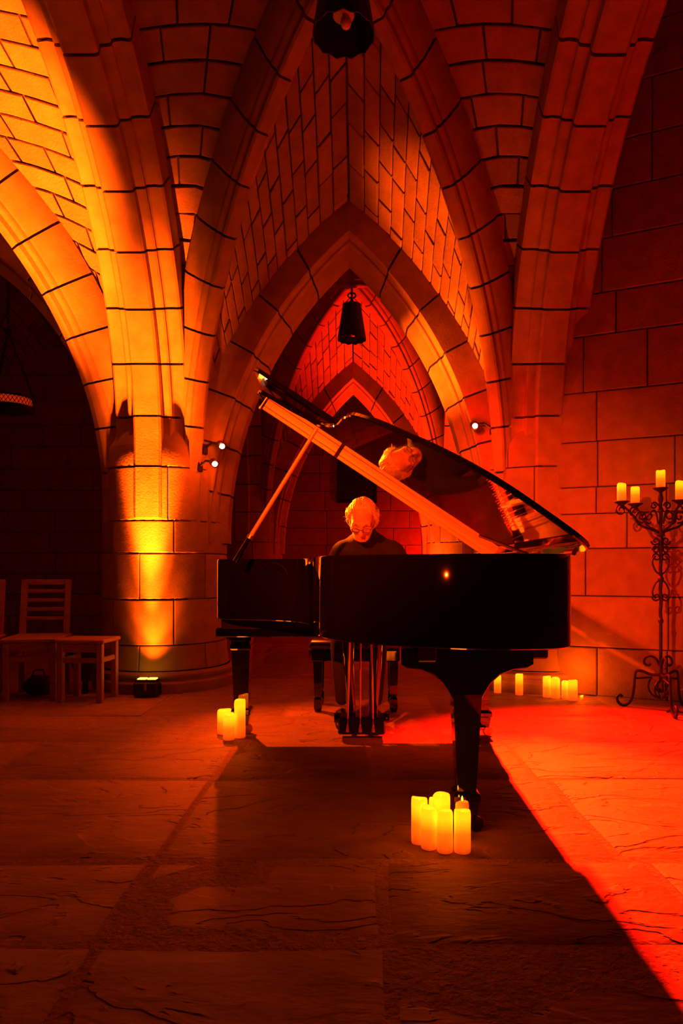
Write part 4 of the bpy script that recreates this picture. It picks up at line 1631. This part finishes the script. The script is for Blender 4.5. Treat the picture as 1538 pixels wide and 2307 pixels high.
def spotlight(label, loc, aim, col_c, group='small clip-on spotlights on the columns'):
    loc, aim = Vector(loc), Vector(aim)
    th = thing('spotlight', label, 'spotlight', loc, 0, group)
    q = (aim - loc).to_track_quat('-Z', 'Y').to_matrix().to_4x4()
    can = MB().lathe([(.008, .11), (.026, .105), (.030, .085), (.030, .004), (.027, .0), (.021, .0), (.0195, .012)], 20, cap=False).xf(q)
    can.build('housing', BLACK, th, True)
    MB().lathe([(.0, .006), (.0195, .006), (.0195, .010), (0, .010)], 20, cap=False).xf(q).build('lens', LENS, th)
    # arm back to the column face
    c = Vector((col_c[0], col_c[1], loc.z))
    d = Vector((loc.x - c.x, loc.y - c.y, 0)).normalized()
    hit = c + d * (RC - .004) - loc
    back = q @ Vector((0, 0, .09))
    MB().tube([back, back.lerp(hit, .5) + Vector((0, 0, .03)), hit], .009, 8).build('bracket', BLACK, th)
    MB().box((hit.x, hit.y, hit.z), (.05, .05, .08), .006, Matrix.Rotation(math.atan2(d.y, d.x), 3, 'Z')).build('mounting_plate', BLACK, th)


spotlight('upper of two dazzling spotlights on the amber-lit column', SPOT_A, (0.3, 2.0, 0.6), (XL, Y1))
spotlight('lower of two dazzling spotlights on the amber-lit column', SPOT_B, (0.2, 2.0, 0.6), (XL, Y1))
spotlight('single dazzling spotlight on the right arch, in a red glow', SPOT_C, (0.75, 2.0, 0.8), (XR, Y1))


def uplight(label, x, y, rz=0.0):
    th = thing('floor_uplight', label, 'uplight', (x, y, 0), rz, 'black floor uplights at column bases')
    MB().box((0, 0, .062), (.17, .11, .115), .012).build('housing', BLACK, th)
    MB().box((0, .0, .125), (.155, .095, .02), .004).build('bezel', RUBBER, th)
    for sx in (-1, 1):
        MB().box((sx * .037, 0, .137), (.060, .06, .008), .002).build('led_panel', LEDM, th)
        MB().tube([(sx * .087, 0, .06), (sx * .098, 0, .10), (sx * .098, 0, .03), (sx * .087, 0, .02)], .006, 6).build('yoke', BLACK, th)
    MB().box((0, -.058, .085), (.018, .006, .06), .002).build('side_label_plate', WOOD, th)


uplight('small black floor uplight glowing against the amber-lit column base', -1.56, 5.045)
uplight('floor uplight at the foot of the right column, behind the piano', 0.84, 5.36, 1.2)
uplight('distant floor uplight at the foot of the far column', 1.0, 9.28)


# ------------------------------------------------------------------ chairs
def chair_parts(th, back=True, w=.42, dpt=.42):
    """front edge at -y"""
    hw, hd = w / 2, dpt / 2
    for sx in (-1, 1):
        MB().box((sx * (hw - .022), -hd + .02, .21), (.042, .042, .42), .004).build('leg', WOOD, th)
    zt = .865 if back else .42
    for sx in (-1, 1):
        m = MB()
        if back:
            m.add(*post(sx * (hw - .022), hd - .02, .0, zt))
            m.build('rear_post', WOOD, th)
        else:
            m.box((sx * (hw - .022), hd - .02, .21), (.042, .042, .42), .004).build('leg', WOOD, th)
    MB().box((0, 0, .435), (w + .03, dpt + .02, .028), .008).build('seat', WOOD, th)
    MB().box((0, -hd + .018, .388), (w - .07, .022, .06), .003).build('apron', WOOD, th)
    MB().box((0, hd - .018, .388), (w - .07, .022, .06), .003).build('apron', WOOD, th)
    for sx in (-1, 1):
        MB().box((sx * (hw - .022), 0, .30), (.022, dpt - .07, .035), .003).build('stretcher', WOOD, th)
    MB().box((0, -hd + .02, .30), (w - .07, .022, .035), .003).build('stretcher', WOOD, th)
    if back:
        zs = (.845, .775, .705, .635, .565)
        for i, z in enumerate(zs):
            MB().box((0, hd - .02 + .075 * (z - .44) / .43, z), (w - .07, .020, .042 if i == 0 else .026), .003).build('back_slat', WOOD, th)


def post(x, y, z0, z1):
    vs, fs = [], []
    prof = [(0, .0), (.44, .0), (z1, .075)]
    for z, dy in prof:
        for qx, qy in ((-1, -1), (1, -1), (1, 1), (-1, 1)):
            vs.append((x + qx * .020, y + dy + qy * .020, z))
    for i in range(len(prof) - 1):
        for k in range(4):
            fs.append((i * 4 + k, i * 4 + (k + 1) % 4, i * 4 + 4 + (k + 1) % 4, i * 4 + 4 + k))
    fs += [(3, 2, 1, 0), (8, 9, 10, 11)]
    return vs, fs


CHG = 'wooden seats beside the lit column'
c1 = thing('wooden_chair', 'ladder-back wooden chair whose slatted back stands clear beside the column', 'chair', (-2.40, 5.10, 0), math.radians(10), CHG)
chair_parts(c1, w=.365)
c2 = thing('wooden_chair', 'wooden chair at the picture edge, only part of its slatted back showing', 'chair', (-2.87, 5.03, 0), math.radians(14), CHG)
chair_parts(c2, w=.365)
c3 = thing('wooden_stool', 'backless low wooden stool next to the column base', 'stool', (-1.96, 4.95, 0), math.radians(-4), CHG)
chair_parts(c3, back=False, w=.33, dpt=.28)
bk = thing('kneeler', 'dark tapered kneeler hanging behind the wooden stool legs', 'kneeler', (-2.085, 5.21, 0))
m = MB()
pr = [(.10, .07), (.13, .055), (.30, .11), (.315, .11)]
vs, fs = [], []
for z, h in pr:
    for qx, qy in ((-1, -1), (1, -1), (1, 1), (-1, 1)):
        vs.append((qx * h, qy * .05, z))
for i in range(len(pr) - 1):
    for k in range(4):
        fs.append((i * 4 + k, i * 4 + (k + 1) % 4, i * 4 + 4 + (k + 1) % 4, i * 4 + 4 + k))
fs += [(3, 2, 1, 0), (12, 13, 14, 15)]
m.add(vs, fs).build('pad', DARKBOX, bk)
MB().tube([(0, 0, .12), (.0, 0, .0)], .022, 8).build('foot', IRON, bk)
bag = thing('bag', 'dark soft bag slumped on the floor under the slatted chair', 'bag', (-2.40, 5.12, 0), .3)
b_ = MB()
vs, fs = [], []
for i in range(9):
    t = pi * i / 8
    for j in range(14):
        p = 2 * pi * j / 14
        x, y, z = .11 * sin(t) * cos(p), .085 * sin(t) * sin(p), .075 + .075 * cos(t)
        k = 1 + .18 * mnoise.noise(Vector((x * 14, y * 14, z * 14)))
        vs.append((x * k, y * k, max(0, z * k)))
for i in range(8):
    for j in range(14):
        k = (j + 1) % 14
        fs.append((i * 14 + j, (i + 1) * 14 + j, (i + 1) * 14 + k, i * 14 + k))
b_.add(vs, fs).build('body', DARKBOX, bag, True)
MB().tube([(-.05, 0, .13), (-.03, 0, .19), (.03, 0, .19), (.05, 0, .13)], .007, 6).build('strap', DARKBOX, bag)
# no stand or housing is built for the front spotlight (its beam reaches the pianist and the right wall)
